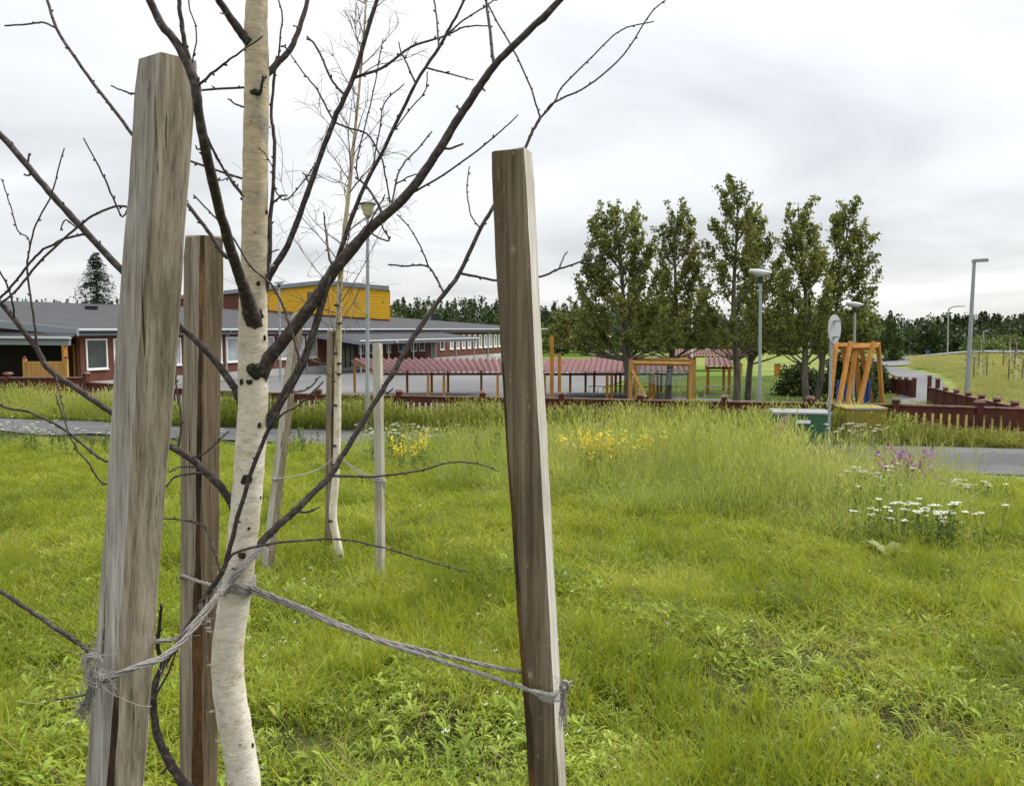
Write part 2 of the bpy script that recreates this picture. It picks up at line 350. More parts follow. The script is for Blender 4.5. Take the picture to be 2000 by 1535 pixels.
def inst(name, mesh, loc, rotz, parent, scale=(1, 1, 1)):
    o = bpy.data.objects.new(name, mesh); COL.objects.link(o); o.parent = parent
    o.location = Vector([float(q) for q in loc]) - wloc(parent); o.rotation_euler = (0, 0, rotz); o.scale = scale; return o
BOXF = [(0, 3, 2, 1), (4, 5, 6, 7), (0, 1, 5, 4), (1, 2, 6, 5), (2, 3, 7, 6), (3, 0, 4, 7)]
def hexa(b4, t4): return np.array(list(b4) + list(t4), float), BOXF
def box(x0, x1, y0, y1, z0, z1):
    return hexa([(x0, y0, z0), (x1, y0, z0), (x1, y1, z0), (x0, y1, z0)], [(x0, y0, z1), (x1, y0, z1), (x1, y1, z1), (x0, y1, z1)])
def bbox(cx, cy, z0, z1, wx, wy, rz=0, taper=1.0):
    c, s = math.cos(rz), math.sin(rz); r = []
    for z, k in ((z0, 1), (z1, taper)):
        for a, b in ((-1, -1), (1, -1), (1, 1), (-1, 1)):
            x, y = a * wx / 2 * k, b * wy / 2 * k; r.append((cx + c * x - s * y, cy + s * x + c * y, z))
    return np.array(r), BOXF
def join(ms):
    V, Fc, n = [], [], 0
    for v, f in ms:
        V.append(np.asarray(v, float)); Fc += [tuple(i + n for i in q) for q in f]; n += len(v)
    return np.vstack(V), Fc
def catmull(P, sub=4):
    P = np.asarray(P, float)
    if len(P) < 3: return np.array([P[0] + (P[-1] - P[0]) * t for t in np.linspace(0, 1, sub + 1)])
    Q = np.vstack([2 * P[0] - P[1], P, 2 * P[-1] - P[-2]]); out = []
    for i in range(1, len(Q) - 2):
        p0, p1, p2, p3 = Q[i - 1:i + 3]
        for t in np.arange(sub) / sub:
            out.append(.5 * (2 * p1 + (p2 - p0) * t + (2 * p0 - 5 * p1 + 4 * p2 - p3) * t * t + (3 * p1 - p0 - 3 * p2 + p3) * t ** 3))
    out.append(P[-1]); return np.array(out)
def tube(P, r, seg=6, cap=True):
    P = np.asarray(P, float); n = len(P); r = np.broadcast_to(np.asarray(r, float), (n,))
    T = np.gradient(P, axis=0); T /= np.maximum(np.linalg.norm(T, axis=1, keepdims=True), 1e-9)
    a = np.array([0, 0, 1.]) if abs(T[0][2]) < .9 else np.array([1., 0, 0])
    u = np.cross(T[0], a); u /= np.linalg.norm(u); V = []
    ang = np.arange(seg) * 2 * math.pi / seg
    for i in range(n):
        u = u - T[i] * np.dot(u, T[i]); u /= max(np.linalg.norm(u), 1e-9); w = np.cross(T[i], u)
        V.append(P[i] + r[i] * (np.cos(ang)[:, None] * u + np.sin(ang)[:, None] * w))
    V = np.vstack(V); Fc = []
    for i in range(n - 1):
        for j in range(seg):
            k = (j + 1) % seg; Fc.append((i * seg + j, i * seg + k, (i + 1) * seg + k, (i + 1) * seg + j))
    if cap: Fc.append(tuple(range(seg - 1, -1, -1))); Fc.append(tuple((n - 1) * seg + j for j in range(seg)))
    return V, Fc
def cyl(p0, p1, r0, r1=None, seg=10): return tube(np.array([p0, p1]), [r0, r0 if r1 is None else r1], seg)
def lathe(c, prof, seg=16):
    V, Fc = [], []
    for z, r in prof:
        for j in range(seg): V.append((c[0] + r * math.cos(2 * math.pi * j / seg), c[1] + r * math.sin(2 * math.pi * j / seg), c[2] + z))
    for i in range(len(prof) - 1):
        for j in range(seg):
            k = (j + 1) % seg; Fc.append((i * seg + j, i * seg + k, (i + 1) * seg + k, (i + 1) * seg + j))
    Fc.append(tuple(range(seg - 1, -1, -1))); Fc.append(tuple((len(prof) - 1) * seg + j for j in range(seg)))
    return np.array(V), Fc
def fine(o):
    o['kind'] = 'stuff'; return o
def struct(name, v, f, m, smooth=True):
    o = part(name, v, f, m, smooth=smooth); o['kind'] = 'structure'; return o

# ------------------------------------------------------------------ ground, roads
def gs(a, b, s): return list(np.arange(a, b, s))
xs = np.array([-4000, -2500, -1500, -900, -500, -300, -200, -140, -100] + gs(-80, -22, 2.5) + gs(-22, 26, .3) + gs(26, 80, 2) + [80, 100, 140, 200, 300, 500, 900, 1500, 2500, 4000.])
ys = np.array(gs(-30, 0, 2) + gs(0, 24, .25) + gs(24, 60, .75) + gs(60, 130, 2) + [130, 150, 180, 220, 300, 420, 600, 900, 1400, 2200, 3500, 5000.])
X, Y = np.meshgrid(xs, ys); Z = H(X, Y); nx, ny = len(xs), len(ys)
idx = np.arange(nx * ny).reshape(ny, nx)
fq = np.stack([idx[:-1, :-1], idx[:-1, 1:], idx[1:, 1:], idx[1:, :-1]], -1).reshape(-1, 4)
struct('ground', np.stack([X, Y, Z], -1).reshape(-1, 3), fq, M['ground'])
def strip(name, A, B, m, lift=.03, cols=8, sub=6):
    """sheet between two plan polylines draped on the ground"""
    A = catmull(np.array(A, float), sub); B = catmull(np.array(B, float), sub); V, Fc = [], []
    for a, b in zip(A, B):
        for t in np.linspace(0, 1, cols + 1):
            p = a + (b - a) * t; V.append((p[0], p[1], float(H(p[0], p[1])) + lift))
    k = cols + 1
    for i in range(len(A) - 1):
        for j in range(cols): Fc.append((i * k + j, i * k + j + 1, (i + 1) * k + j + 1, (i + 1) * k + j))
    return struct(name, np.array(V), Fc, m)
g = lambda px, py: G(px, py)[:2]
rn = [(60, -2.6), (24, 9.2), g(2000, 932), g(1800, 912), g(1500, 897), g(1000, 882), g(600, 869), g(430, 861), g(200, 850), g(0, 843), (-24, 26.4), (-45, 33)]
rf = [(64, 1.8), (28, 13.6), g(2000, 879), g(1800, 874), g(1500, 866), g(1000, 851), g(600, 840), g(430, 836), g(200, 826), g(0, 819), (-25, 30.2), (-46, 38)]
strip('road', rn, rf, M['asphalt'], .035, 10, 8)
strip('gravel_shoulder', [(p[0] - .35, p[1] - w_) for p, w_ in zip(rn[:6], (1.9, 1.9, 1.9, 1.5, .7, .2))], [(p[0], p[1] + .05) for p in rn[:6]], M['gravel'], .014, 3, 8)
yl = [(-30, 26.2), (-26, 34), (-22.5, 44), (-18.8, 54), (-14.5, 64), (-9, 77), (-4, 88)]
yr = [(13.2, 26.2), (12.5, 36), (5.2, 43), (8.0, 54), (10.8, 64), (13, 77), (15, 88)]
strip('school_yard', yl, yr, M['yard'], .05, 30, 14)
pathc = [G(1812, 792), G(1803, 772), G(1803, 752), G(1790, 737), G(1755, 727), G(1722, 721.5), G(1690, 719)]
def offs(C, w):
    C = np.array([c[:2] for c in C]); T = np.gradient(C, axis=0); T /= np.linalg.norm(T, axis=1, keepdims=True)
    Nn = np.stack([-T[:, 1], T[:, 0]], 1); return C + Nn * w / 2, C - Nn * w / 2
a, b = offs(pathc, 2.1); strip('bike_path', a, b, M['yard'], .06, 6)
farc = [G(1640, 697.5), G(1700, 698.5), G(1740, 700), G(1790, 706.5), G(1850, 709), G(1930, 706)]
a, b = offs(farc, 6.5); strip('far_road', a, b, M['yard'], .07, 6)
for k in range(9):
    p0 = G(1712 + 9 * k, 702 + .25 * k); v, f = bbox(p0[0], p0[1], p0[2] + .09, p0[2] + .10, .7, .7)
    o = part('road_marking', v, f, M['paint_line']); o['kind'] = 'structure'
print('ground done')

# ------------------------------------------------------------------ school building
BO = np.array([-23.2, 44.5]); BD = np.array([.395, .919]); BD /= np.linalg.norm(BD); BN = np.array([BD[1], -BD[0]])
def B(a, s, z): q = BO + a * BD + s * BN; return (q[0], q[1], z)
def onf(px, py, s=0.):                      # picture point -> (a, z) on the plane parallel to the facade
    d = ray(px, py); o2 = BO + s * BN
    A = np.array([[d[0], -BD[0]], [d[1], -BD[1]]]); t, a = np.linalg.solve(A, o2); return a, EYE + d[2] * t
def onw(px, py, a):                         # picture point -> (s, z) on a plane across the building
    d = ray(px, py); o2 = BO + a * BD
    A = np.array([[d[0], -BN[0]], [d[1], -BN[1]]]); t, s = np.linalg.solve(A, o2); return s, EYE + d[2] * t
def bb(a0, a1, s0, s1, z0, z1):
    return hexa([B(a0, s0, z0), B(a0, s1, z0), B(a1, s1, z0), B(a1, s0, z0)], [B(a0, s0, z1), B(a0, s1, z1), B(a1, s1, z1), B(a1, s0, z1)])
sch = thing('school_building', 'long low red brick school with dark roof and white framed windows', 'building', B(0, 0, -1.8))
A0, A1, KS = -1.0, 69.0, .07
part('wall', *bb(A0, A1, -.3, 0, -1.32, 1.42), M['brick'], sch)
part('wall', *bb(A1 - .3, A1, -38, -.3, -3, 1.6), M['brick'], sch)
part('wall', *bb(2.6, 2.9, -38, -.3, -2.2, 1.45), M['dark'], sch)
part('plinth', *bb(A0 - .02, A1 + .02, -.32, .03, -3.0, -1.32), M['plinth'], sch)
ez = 1.6
rv = np.array([B(A0 - .6, .55, ez - .04), B(A1 + .5, .55, ez - .04), B(A1 + .5, -40, ez + 40 * KS), B(A0 - .6, -40, ez + 40 * KS),
               B(A0 - .6, .55, ez - .22), B(A1 + .5, .55, ez - .22), B(A1 + .5, -40, ez + 40 * KS - .2), B(A0 - .6, -40, ez + 40 * KS - .2)])
rf_ = part('roof', rv, [(0, 1, 2, 3), (7, 6, 5, 4), (0, 4, 5, 1), (1, 5, 6, 2), (2, 6, 7, 3), (3, 7, 4, 0)], M['roof'], sch)
part('fascia', *bb(A0 - .5, A1 + .4, .30, .40, 1.22, 1.37), M['grey_metal'], sch)
part('gutter', *tube(np.array([B(A0 - .6, .62, 1.53), B(A1 + .5, .62, 1.53)]), .075, 8), M['gutter'], sch)
# verge on the near gable end, brick band beneath it
vv = [B(A0 - .75, .75, ez - .05), B(A0 - .62, .75, ez - .05), B(A0 - .62, -40, ez + 40 * KS), B(A0 - .75, -40, ez + 40 * KS)]
part('verge_board', *hexa([(p[0], p[1], p[2] - .34) for p in vv], [(p[0], p[1], p[2] + .06) for p in vv]), M['grey_metal'], sch)
vv = [B(A0 - .2, 0, ez), B(A0, 0, ez), B(A0, -40, ez + 40 * KS), B(A0 - .2, -40, ez + 40 * KS)]
part('gable_wall', *hexa([(p[0], p[1], 1.05) for p in vv], [(p[0], p[1], p[2] - .2) for p in vv]), M['brick'], sch)
def window(pxa, pxb, z0, z1, mat='pane_pale', bars=0, s=0., fw=.085):
    a0, a1 = onf(pxa, 680, s)[0], onf(pxb, 680, s)[0]
    w = part('window', *join([bb(a0, a1, s - .02, s + .05, z0, z0 + fw), bb(a0, a1, s - .02, s + .05, z1 - fw, z1),
                            bb(a0, a0 + fw, s - .021, s + .049, z0 + fw, z1 - fw), bb(a1 - fw, a1, s - .021, s + .049, z0 + fw, z1 - fw)]), M['white'], sch)
    part('pane', *bb(a0 + fw, a1 - fw, s - .02, s + .015, z0 + fw, z1 - fw), M[mat], w)
    part('sill', *bb(a0 - .03, a1 + .03, s + .0, s + .1, z0 - .05, z0 - .005), M['white'], w)
    if bars: part('mullion', *bb(a0 + (a1 - a0) * .27, a0 + (a1 - a0) * .27 + .06, s - .015, s + .045, z0 + fw, z1 - fw), M['white'], w)
for i, (p, q) in enumerate([(167, 209), (221, 258), (318, 353), (402, 433), (442, 469), (513, 535), (543, 565), (578, 594), (600, 618)]):
    window(p, q, -.66, 1.04, 'pane' if i in (0,) else 'pane_pale', 0)
for p, q in [(700, 710), (721, 728), (754, 763), (777, 787), (802, 814), (818, 829), (859, 867)]: window(p, q, -.55, .55, 'pane')
for k, p in enumerate([878, 890, 901.5, 913, 924, 934.5, 945, 954.5, 964, 973, 982, 990.5, 999, 1007]):
    window(p, p + 7.0 - .12 * k, -.55, .95, 'pane_pale', 0, 0, .16)
    if k > 7: window(p, p + 6.8 - .12 * k, -2.3, -1.42, 'pane_pale', 0, .03, .14)
a0, a1 = onf(842, 680)[0], onf(850, 680)[0]
dr = part('door', *bb(a0, a1, -.02, .04, -1.6, .5), M['pane'], sch); part('door_frame', *join([bb(a0 - .08, a0, -.02, .07, -1.6, .5), bb(a1, a1 + .08, -.02, .07, -1.6, .5), bb(a0 - .08, a1 + .08, -.02, .07, .5, .6)]), M['galv'], dr)
a0, a1 = onf(642, 680)[0], onf(692, 680)[0]
dr = part('entrance_glazing', *bb(a0, a1, -.02, .05, -1.6, 1.0), M['pane'], sch)
part('glazing_bar', *join([bb(a0 + (a1 - a0) * t, a0 + (a1 - a0) * t + .08, .0, .09, -1.6, 1.0) for t in (0, .2, .4, .6, .8, .985)]), M['black'], dr)
for p in (237, 360, 439, 597, 716, 952, 1000):
    a0 = onf(p, 680)[0]
    part('downpipe', *tube(np.array([B(a0, .62, 1.48), B(a0, .45, 1.3), B(a0, .12, 1.05), B(a0, .1, -1.7)]), .05, 7), M['gutter'], sch)
# entrance canopy
ca0, ca1 = 19.0, 39.5
cv = [B(ca0, .02, 1.28), B(ca0, 4.6, .70), B(ca1, 4.6, .70), B(ca1, .02, 1.28)]
cn = part('canopy_roof', *hexa([(p[0], p[1], p[2] - .08) for p in cv], cv), M['roof'], sch)
part('canopy_fascia', *join([bb(ca0 - .02, ca1 + .02, 4.5, 4.62, .40, .60), hexa([B(ca0 - .06, .0, .95), B(ca0 - .06, 4.62, .4), B(ca0 + .04, 4.62, .4), B(ca0 + .04, 0, .95)], [B(ca0 - .06, .0, 1.25), B(ca0 - .06, 4.62, .69), B(ca0 + .04, 4.62, .69), B(ca0 + .04, 0, 1.25)])]), M['grey_metal'], cn)
part('canopy_gutter', *tube(np.array([B(ca0 - .1, 4.7, .66), B(ca1 + .1, 4.7, .66)]), .07, 8), M['gutter'], cn)
for a_ in np.linspace(ca0 + .4, ca1 - .4, 6): part('canopy_post', *cyl(B(a_, 4.4, -1.95), B(a_, 4.4, .45), .055, .055, 8), M['galv'], sch)
part('wall_lamp', *bb(24, 24.25, 4.63, 4.75, .5, .62), M['lamp_body'], sch)
# porch on the near end
pv = [B(A0 - .3, .3, 1.5), B(A0 - 1.4, 1.1, 1.17), B(A0 - 1.4, -14, 1.17), B(A0 - .3, -14, 1.5)]
po = part('porch_roof', *hexa([(p[0], p[1], p[2] - .1) for p in pv], pv), M['roof'], sch)
part('porch_gutter', *tube(np.array([B(A0 - 1.5, 1.2, 1.1), B(A0 - 1.5, -14, 1.1)]), .075, 8), M['gutter'], po)
part('porch_beam', *bb(A0 - 1.35, A0 - 1.2, -14, .85, .72, .99), M['grey_metal'], po)
for s_, a_ in ((.45, A0 - 1.28), (-3.2, 1.2), (-4.8, 2.0), (-7, A0 - 1.28)): part('porch_post', *bbox(*B(a_, s_, 0)[:2], -1.95, .72, .2, .2, math.atan2(BN[1], BN[0])), M['orange'], sch)
# hall rising through the roof
AW = 51.0
br_s, br_z = onw(760, 626, AW); tr_z = onw(761, 567, AW)[1]
pk_s, pk_z = onw(635, 555.5, AW); sp_s, _ = onw(525, 600, AW); le_s, _ = onw(340, 590, AW); le_z = onw(340, 586, AW)[1]
def roofz(s): return ez - s * KS
def ztop(s): return pk_z + (tr_z - pk_z) * (s - pk_s) / (br_s - pk_s) if s > pk_s else pk_z + (le_z - pk_z) * (s - pk_s) / (le_s - pk_s)
def hallwall(s0, s1, mat, name, th=.3):
    ss = sorted({s0, s1} | ({pk_s} if s0 < pk_s < s1 else set())); V, Fc = [], []
    for s in ss:
        for aa in (AW, AW + th): V += [B(aa, s, roofz(s) - .25), B(aa, s, ztop(s))]
    for i in range(len(ss) - 1):
        k = 4 * i; Fc += [(k, k + 4, k + 5, k + 1), (k + 2, k + 3, k + 7, k + 6), (k + 1, k + 5, k + 7, k + 3)]
    return part(name, np.array(V), Fc, mat, sch)
hallwall(le_s, sp_s, M['brick'], 'hall_brick_wall'); hw = hallwall(sp_s, br_s, M['yellow'], 'hall_yellow_wall')
sd_ = []                                        # horizontal siding boards
z = roofz(sp_s) - 1.0
while z < pk_z:
    lo, hi = sp_s, br_s
    good = [s for s in np.linspace(sp_s, br_s, 80) if roofz(s) < z and ztop(s) > z + .27]
    if len(good) > 1:
        sd_.append(hexa([B(AW - .09, good[0], z), B(AW - .09, good[-1], z), B(AW - .002, good[-1], z), B(AW - .002, good[0], z)],
                        [B(AW - .025, good[0], z + .22), B(AW - .025, good[-1], z + .22), B(AW - .002, good[-1], z + .22), B(AW - .002, good[0], z + .22)]))
    z += .27
o = part('siding_boards', *join(sd_), M['yellow'], hw); o['kind'] = 'stuff'
HV = np.array([-.30, .954, 0.]) * 13                      # the hall runs back along its own axis
def hb(a_, s_, z_): return np.array(B(a_, s_, z_))
c0, c1 = hb(AW, br_s - .2, 0), hb(AW, br_s, 0)
q4 = [c0, c1, c1 + HV, c0 + HV]
part('hall_side_wall', *hexa([p + [0, 0, 1.8] for p in q4], [p + [0, 0, tr_z] for p in q4]), M['yellow'], sch)
for s0, z0, s1, z1 in ((le_s - .4, le_z, pk_s, pk_z), (pk_s, pk_z, br_s + .3, tr_z - .03)):
    e0, e1 = hb(AW - .4, s0, z0), hb(AW - .4, s1, z1); q4 = [e0, e1, e1 + HV, e0 + HV]
    part('hall_roof', *hexa(q4, [p + [0, 0, .5] for p in q4]), M['grey_metal'], sch)
fl = [B(AW - .12, sp_s, roofz(sp_s) + .02), B(AW - .12, br_s, roofz(br_s) + .02)]
part('flashing', *hexa([fl[0], fl[1], B(AW - .06, br_s, roofz(br_s) + .02), B(AW - .06, sp_s, roofz(sp_s) + .02)], [(p[0], p[1], p[2] + .18) for p in (fl[0], fl[1], B(AW - .06, br_s, roofz(br_s) + .02), B(AW - .06, sp_s, roofz(sp_s) + .02))]), M['brick'], sch)
s0, z1 = onw(601, 571, AW); s1, z0 = onw(632, 599, AW)
w = part('hall_window', *bb(AW - .1, AW + .05, s0, s1, z0, z1), M['pane'], sch)
part('window_surround', *join([bb(AW - .16, AW - .06, s0 - .12, s0, z0, z1), bb(AW - .16, AW - .06, s1, s1 + .12, z0, z1), bb(AW - .16, AW - .06, s0 - .12, s1 + .12, z0 - .15, z0)]), M['yellow'], w)
# things on the roof
def roofpt(px, py):
    d = ray(px, py); nn = np.array([KS * BN[0], KS * BN[1], 1.]); p0 = np.array(B(0, 0, ez)); t = np.dot(p0 - np.array([0, 0, EYE]), nn) / np.dot(d, nn)
    return np.array([0, 0, EYE]) + t * d
p = roofpt(179, 605); v = thing('roof_hatch', 'low dark hatch box lying on the dark school roof', 'roof hatch', p); part('curb', *bbox(p[0], p[1], p[2] - .1, p[2] + .26, .95, .7, .3), M['black'], v); part('cover', *bbox(p[0], p[1], p[2] + .262, p[2] + .32, 1.1, .85, .3), M['roof'], v)
p = roofpt(838, 619); v = thing('roof_ventilator', 'shiny round ventilator stack standing on the school roof', 'ventilator', p)
part('base_box', *bbox(p[0], p[1], p[2] - .3, p[2] + .75, .8, .8, .4), M['galv'], v); part('stack', *lathe(p, [(.75, .28), (1.2, .28), (1.25, .4), (1.5, .42), (1.55, .3), (1.75, .26)], 12), M['lamp_body'], v)
p = roofpt(851, 622); v = thing('roof_fan', 'black fan unit beside the ventilator on the school roof', 'fan unit', p)
part('fan_box', *bbox(p[0], p[1], p[2] - .3, p[2] + .55, 1.5, .9, .4), M['black'], v); part('fan_hood', *lathe(p, [(.55, .45), (.75, .55), (.85, .3)], 12), M['black'], v)
p = roofpt(804, 613); v = thing('roof_antenna', 'thin T shaped antenna standing on the school roof', 'antenna', p)
part('mast', *cyl(p - [0, 0, .2], p + [0, 0, .75], .04), M['galv'], v); part('crossbar', *cyl(p + [-.4, 0, .75], p + [.4, 0, .75], .04), M['galv'], v)
print('school done')

# ------------------------------------------------------------------ shelters with corrugated roofs
def shelter(x0px, x1px, ytop, ylow, Df, Db, posts, label, name='shelter', group='red roofed shelters in the yard', zg=None, left_low=0):
    f0, f1 = U(x0px, ylow, Df), U(x1px, ylow, Df); b0, b1 = U(x0px - left_low, ytop, Db), U(x1px - 8, ytop, Db)
    if left_low: f0 = U(x0px, ylow, Df)
    cx = (f0 + f1) / 2; zgr = float(H(cx[0], cx[1]))
    t = thing(name, label, 'shelter', (cx[0], cx[1], zgr), group)
    L = np.linalg.norm(f1 - f0); n = int(L / .26) * 6; V, Fc = [], []
    for i in range(n + 1):
        q = i / n; dz = .072 * math.cos(q * (n / 6) * 2 * math.pi)
        for A_, B_ in ((f0, f1), (b0, b1)):
            p = A_ + (B_ - A_) * q
            V.append(p + [0, 0, dz]); V.append(p + [0, 0, dz - .02])
    for i in range(n):
        k = 4 * i; Fc += [(k, k + 4, k + 6, k + 2), (k + 1, k + 3, k + 7, k + 5), (k, k + 1, k + 5, k + 4), (k + 2, k + 6, k + 7, k + 3)]
    part('corrugated_roof', np.array(V), Fc, M['redroof'], t)
    for q in (.02, .98):
        A_, B_ = f0 + (f1 - f0) * q, b0 + (b1 - b0) * q; part('rafter', *tube(np.array([A_ - [0, 0, .14], B_ - [0, 0, .14]]), .06, 4), M['orange'], t)
    for A_, B_ in ((f0, f1), (b0, b1)): part('beam', *tube(np.array([A_ - [0, -.1, .13], B_ - [0, -.1, .13]]), .055, 4), M['fence'], t)
    for px, back in posts:
        if back: q = (px - x0px) / (x1px - x0px); p = b0 + (b1 - b0) * q; p = U(px, ytop, Db - .15)
        else: p = U(px, ylow, Df + .12)
        part('post', *bbox(p[0], p[1], float(H(p[0], p[1])) - .1, p[2] - .12, .12, .12), M['orange'], t)
    return t
shelter(727, 985, 700.5, 725.5, 37.5, 42.5, [(733, 0), (692, 1), (795, 1), (836, 0), (843, 1), (867, 0), (875, 1), (940, 1), (972, 0)], 'open shelter with red corrugated roof nearest the school entrance', left_low=44)
shelter(1052, 1352, 700.5, 726, 37.5, 42.5, [(1064, 0), (1114, 1), (1144, 1), (1161, 1), (1186, 0), (1195, 0), (1203, 1), (1212, 1), (1222, 1), (1270, 0), (1277, 0), (1285, 1), (1292, 1), (1345, 0)], 'open shelter with red corrugated roof above the bicycle racks', left_low=-16)
shelter(1378, 1432, 698, 714, 41, 44, [(1383, 0), (1414, 1), (1425, 0)], 'short open shelter with red roof behind the poplar trunk')
shelter(1308, 1450, 682, 694, 66, 69, [(1312, 0), (1345, 1), (1380, 0), (1420, 1), (1445, 0)], 'distant small red roofed shelter beyond the lawn')
shelter(1150, 1262, 697, 703, 62, 64, [(1155, 0), (1205, 1), (1258, 0)], 'distant low red roofed shelter at the edge of the field')

# bicycle racks
rk = 0
for px0, n, D in ((1148, 6, 39.8), (1250, 6, 39.4), (1372, 7, 39.6)):
    p = U(px0, 770, D); zg = float(H(p[0], p[1])) + .05; t = thing('bicycle_rack', ['galvanised hoop bicycle rack under the long red shelter', 'galvanised hoop bicycle rack behind the rope climbing frame', 'galvanised hoop bicycle rack beside the poplar trunk'][rk], 'bicycle rack', (p[0], p[1], zg), 'bicycle racks'); rk += 1
    L = n * .42
    for dz in (.05, .52): part('rail', *cyl((p[0], p[1], zg + dz), (p[0] + L, p[1], zg + dz), .022, .022, 6), M['galv'], t)
    for k in range(n):
        x = p[0] + .2 + k * .42
        arc = [(x + .16 * math.cos(a_), p[1] - .12, zg + .05 + .5 * math.sin(a_)) for a_ in np.linspace(0, math.pi, 9)]
        part('hoop', *tube(np.array(arc), .015, 5), M['galv'], t)

# rope climbing frame
cf = U(1296, 775, 33); zg = float(H(cf[0], cf[1])); t = thing('climbing_frame', 'tan timber climbing frame with hanging rope net', 'climbing frame', (cf[0], cf[1], zg))
def tb(px0, py0, px1, py1, D0, D1, w, m, name, par):
    return part(name, *tube(np.array([U(px0, py0, D0), U(px1, py1, D1)]), w / math.sqrt(2), 4), m, par)
for px, D in ((1232, 32.6), (1242, 34.0), (1349, 32.6), (1356, 34.0)):
    p = U(px, 702, D); part('post', *bbox(p[0], p[1], zg - .1, p[2], .125, .125, .2), M['tan'], t); part('post_cap', *bbox(p[0], p[1], p[2] + .002, p[2] + .1, .13, .13, .2, .5), M['purple_cap'], t)
tb(1237, 709, 1352, 711, 32.6, 32.6, .13, M['tan'], 'beam', t); tb(1243, 703, 1354, 703.5, 34.0, 34.0, .13, M['tan'], 'beam', t)
tb(1234, 722, 1262, 776, 32.5, 32.0, .11, M['tan'], 'brace', t)
rn_ = []
for k in range(7):
    q = k / 6; pts = [U(1246 + (1346 - 1246) * i / 8, 713 + 4 * k + (26 - 2 * k) * math.sin(math.pi * i / 8) * (.4 + .6 * q), 32.7) for i in range(9)]; rn_.append(tube(np.array(pts), .012, 4))
for k in range(9):
    x = 1250 + 12 * k; rn_.append(tube(np.array([U(x, 713, 32.7), U(x + 4 * math.sin(k), 735 + 22 * math.sin(math.pi * k / 8) * .9, 32.72)]), .012, 4))
fine(part('rope_net', *join(rn_), M['chain'], t))
for px, py in ((1078, 655), (1093, 690)):
    p = U(px, py, 33); zg = float(H(p[0], p[1]))
    t = thing('timber_pole', 'tall orange timber pole beside the weathered stake' if py == 655 else 'shorter orange timber pole next to the tall pole', 'pole', (p[0], p[1], zg), 'orange timber poles')
    part('shaft', *bbox(p[0], p[1], zg - .2, p[2], .13 if py == 655 else .1, .13, .3), M['orange'], t); part('cap', *bbox(p[0], p[1], p[2] + .002, p[2] + .08, .13, .13, .3, .7), M['black'], t)

# swing frame
p = U(1675, 785, 27.5); zg = float(H(p[0], p[1])); t = thing('swing_frame', 'tall orange timber swing frame with splayed legs', 'swing frame', (p[0], p[1], zg))
for (x0, y0, D0, x1, y1, D1) in ((1633, 668, 28.2, 1620, 795, 27.0), (1645, 672, 28.6, 1658, 760, 29.6), (1661, 668, 27.4, 1636, 800, 26.2), (1673, 670, 27.5, 1654, 800, 26.8), (1670, 672, 28.4, 1681, 800, 29.4), (1681, 676, 28.6, 1700, 770, 30), (1706, 668, 27.2, 1676, 800, 26.2), (1715, 670, 28.0, 1724, 800, 28.6)):
    a_, b_ = U(x0, y0, D0), U(x1, y1, D1); b_ = a_ + (b_ - a_) * ((zg - .15 - a_[2]) / (b_[2] - a_[2]))
    part('leg', *tube(np.array([b_, a_]), .088, 4), M['orange'], t)
tb(1634, 676, 1716, 677, 28.3, 27.9, .17, M['orange'], 'beam', t); tb(1660, 679, 1712, 679, 27.4, 27.2, .13, M['orange'], 'beam', t)
for px in (1638, 1653, 1689, 1697):
    p = U(px, 745, 29.5); zg = float(H(p[0], p[1])); t = thing('blue_post', {1638: 'short blue post behind the round sign pole', 1653: 'short blue post behind the leaning left swing legs', 1689: 'short blue post between the crossed swing legs', 1697: 'short blue post close to the outer swing leg'}[px], 'post', (p[0], p[1], zg), 'blue posts by the swings')
    part('shaft', *bbox(p[0], p[1], zg - .2, p[2], .10, .10, .2), M['blue'], t); part('cap', *bbox(p[0], p[1], p[2], p[2] + .05, .12, .12, .2, .8), M['blue'], t)
# orange sandpit posts far on the lawn
for px, D in ((1447, 60), (1516, 58), (1522, 58)):
    p = U(px, 702, D); zg = float(H(p[0], p[1])); t = thing('playground_post', {1447: 'small orange post far across the lawn behind the poplar trunks', 1516: 'small orange post far across the lawn beside the dark shrub', 1522: 'outer small orange post of a pair by the dark shrub'}[px], 'post', (p[0], p[1], zg), 'far orange posts')
    part('shaft', *bbox(p[0], p[1], zg - .1, zg + .8, .2, .2), M['orange'], t); part('cap', *bbox(p[0], p[1], zg + .8, zg + .86, .24, .24, 0, .8), M['fence'], t)

# slatted screen by the porch
p = U(88, 733, 35); zg = float(H(p[0], p[1])); t = thing('plank_screen', 'tan plank screen between two capped posts before the dark porch', 'screen', (p[0], p[1], zg))
for px in (48, 129):
    q = U(px, 701, 35); part('post', *bbox(q[0], q[1], zg - .1, q[2], .13, .13), M['tan'], t); part('post_cap', *lathe(q, [(0, .05), (.05, .075), (.1, .05), (.12, .01)], 8), M['purple_cap'], t)
x0, x1 = U(51, 705, 35)[0], U(126, 705, 35)[0]; zt = U(51, 706, 35)[2]; k = 0
while zt - k * .135 > zg + .1:
    part('plank', *box(x0, x1, p[1] - .02, p[1] + .02, zt - k * .135 - .125, zt - k * .135), M['tan'], t); k += 1

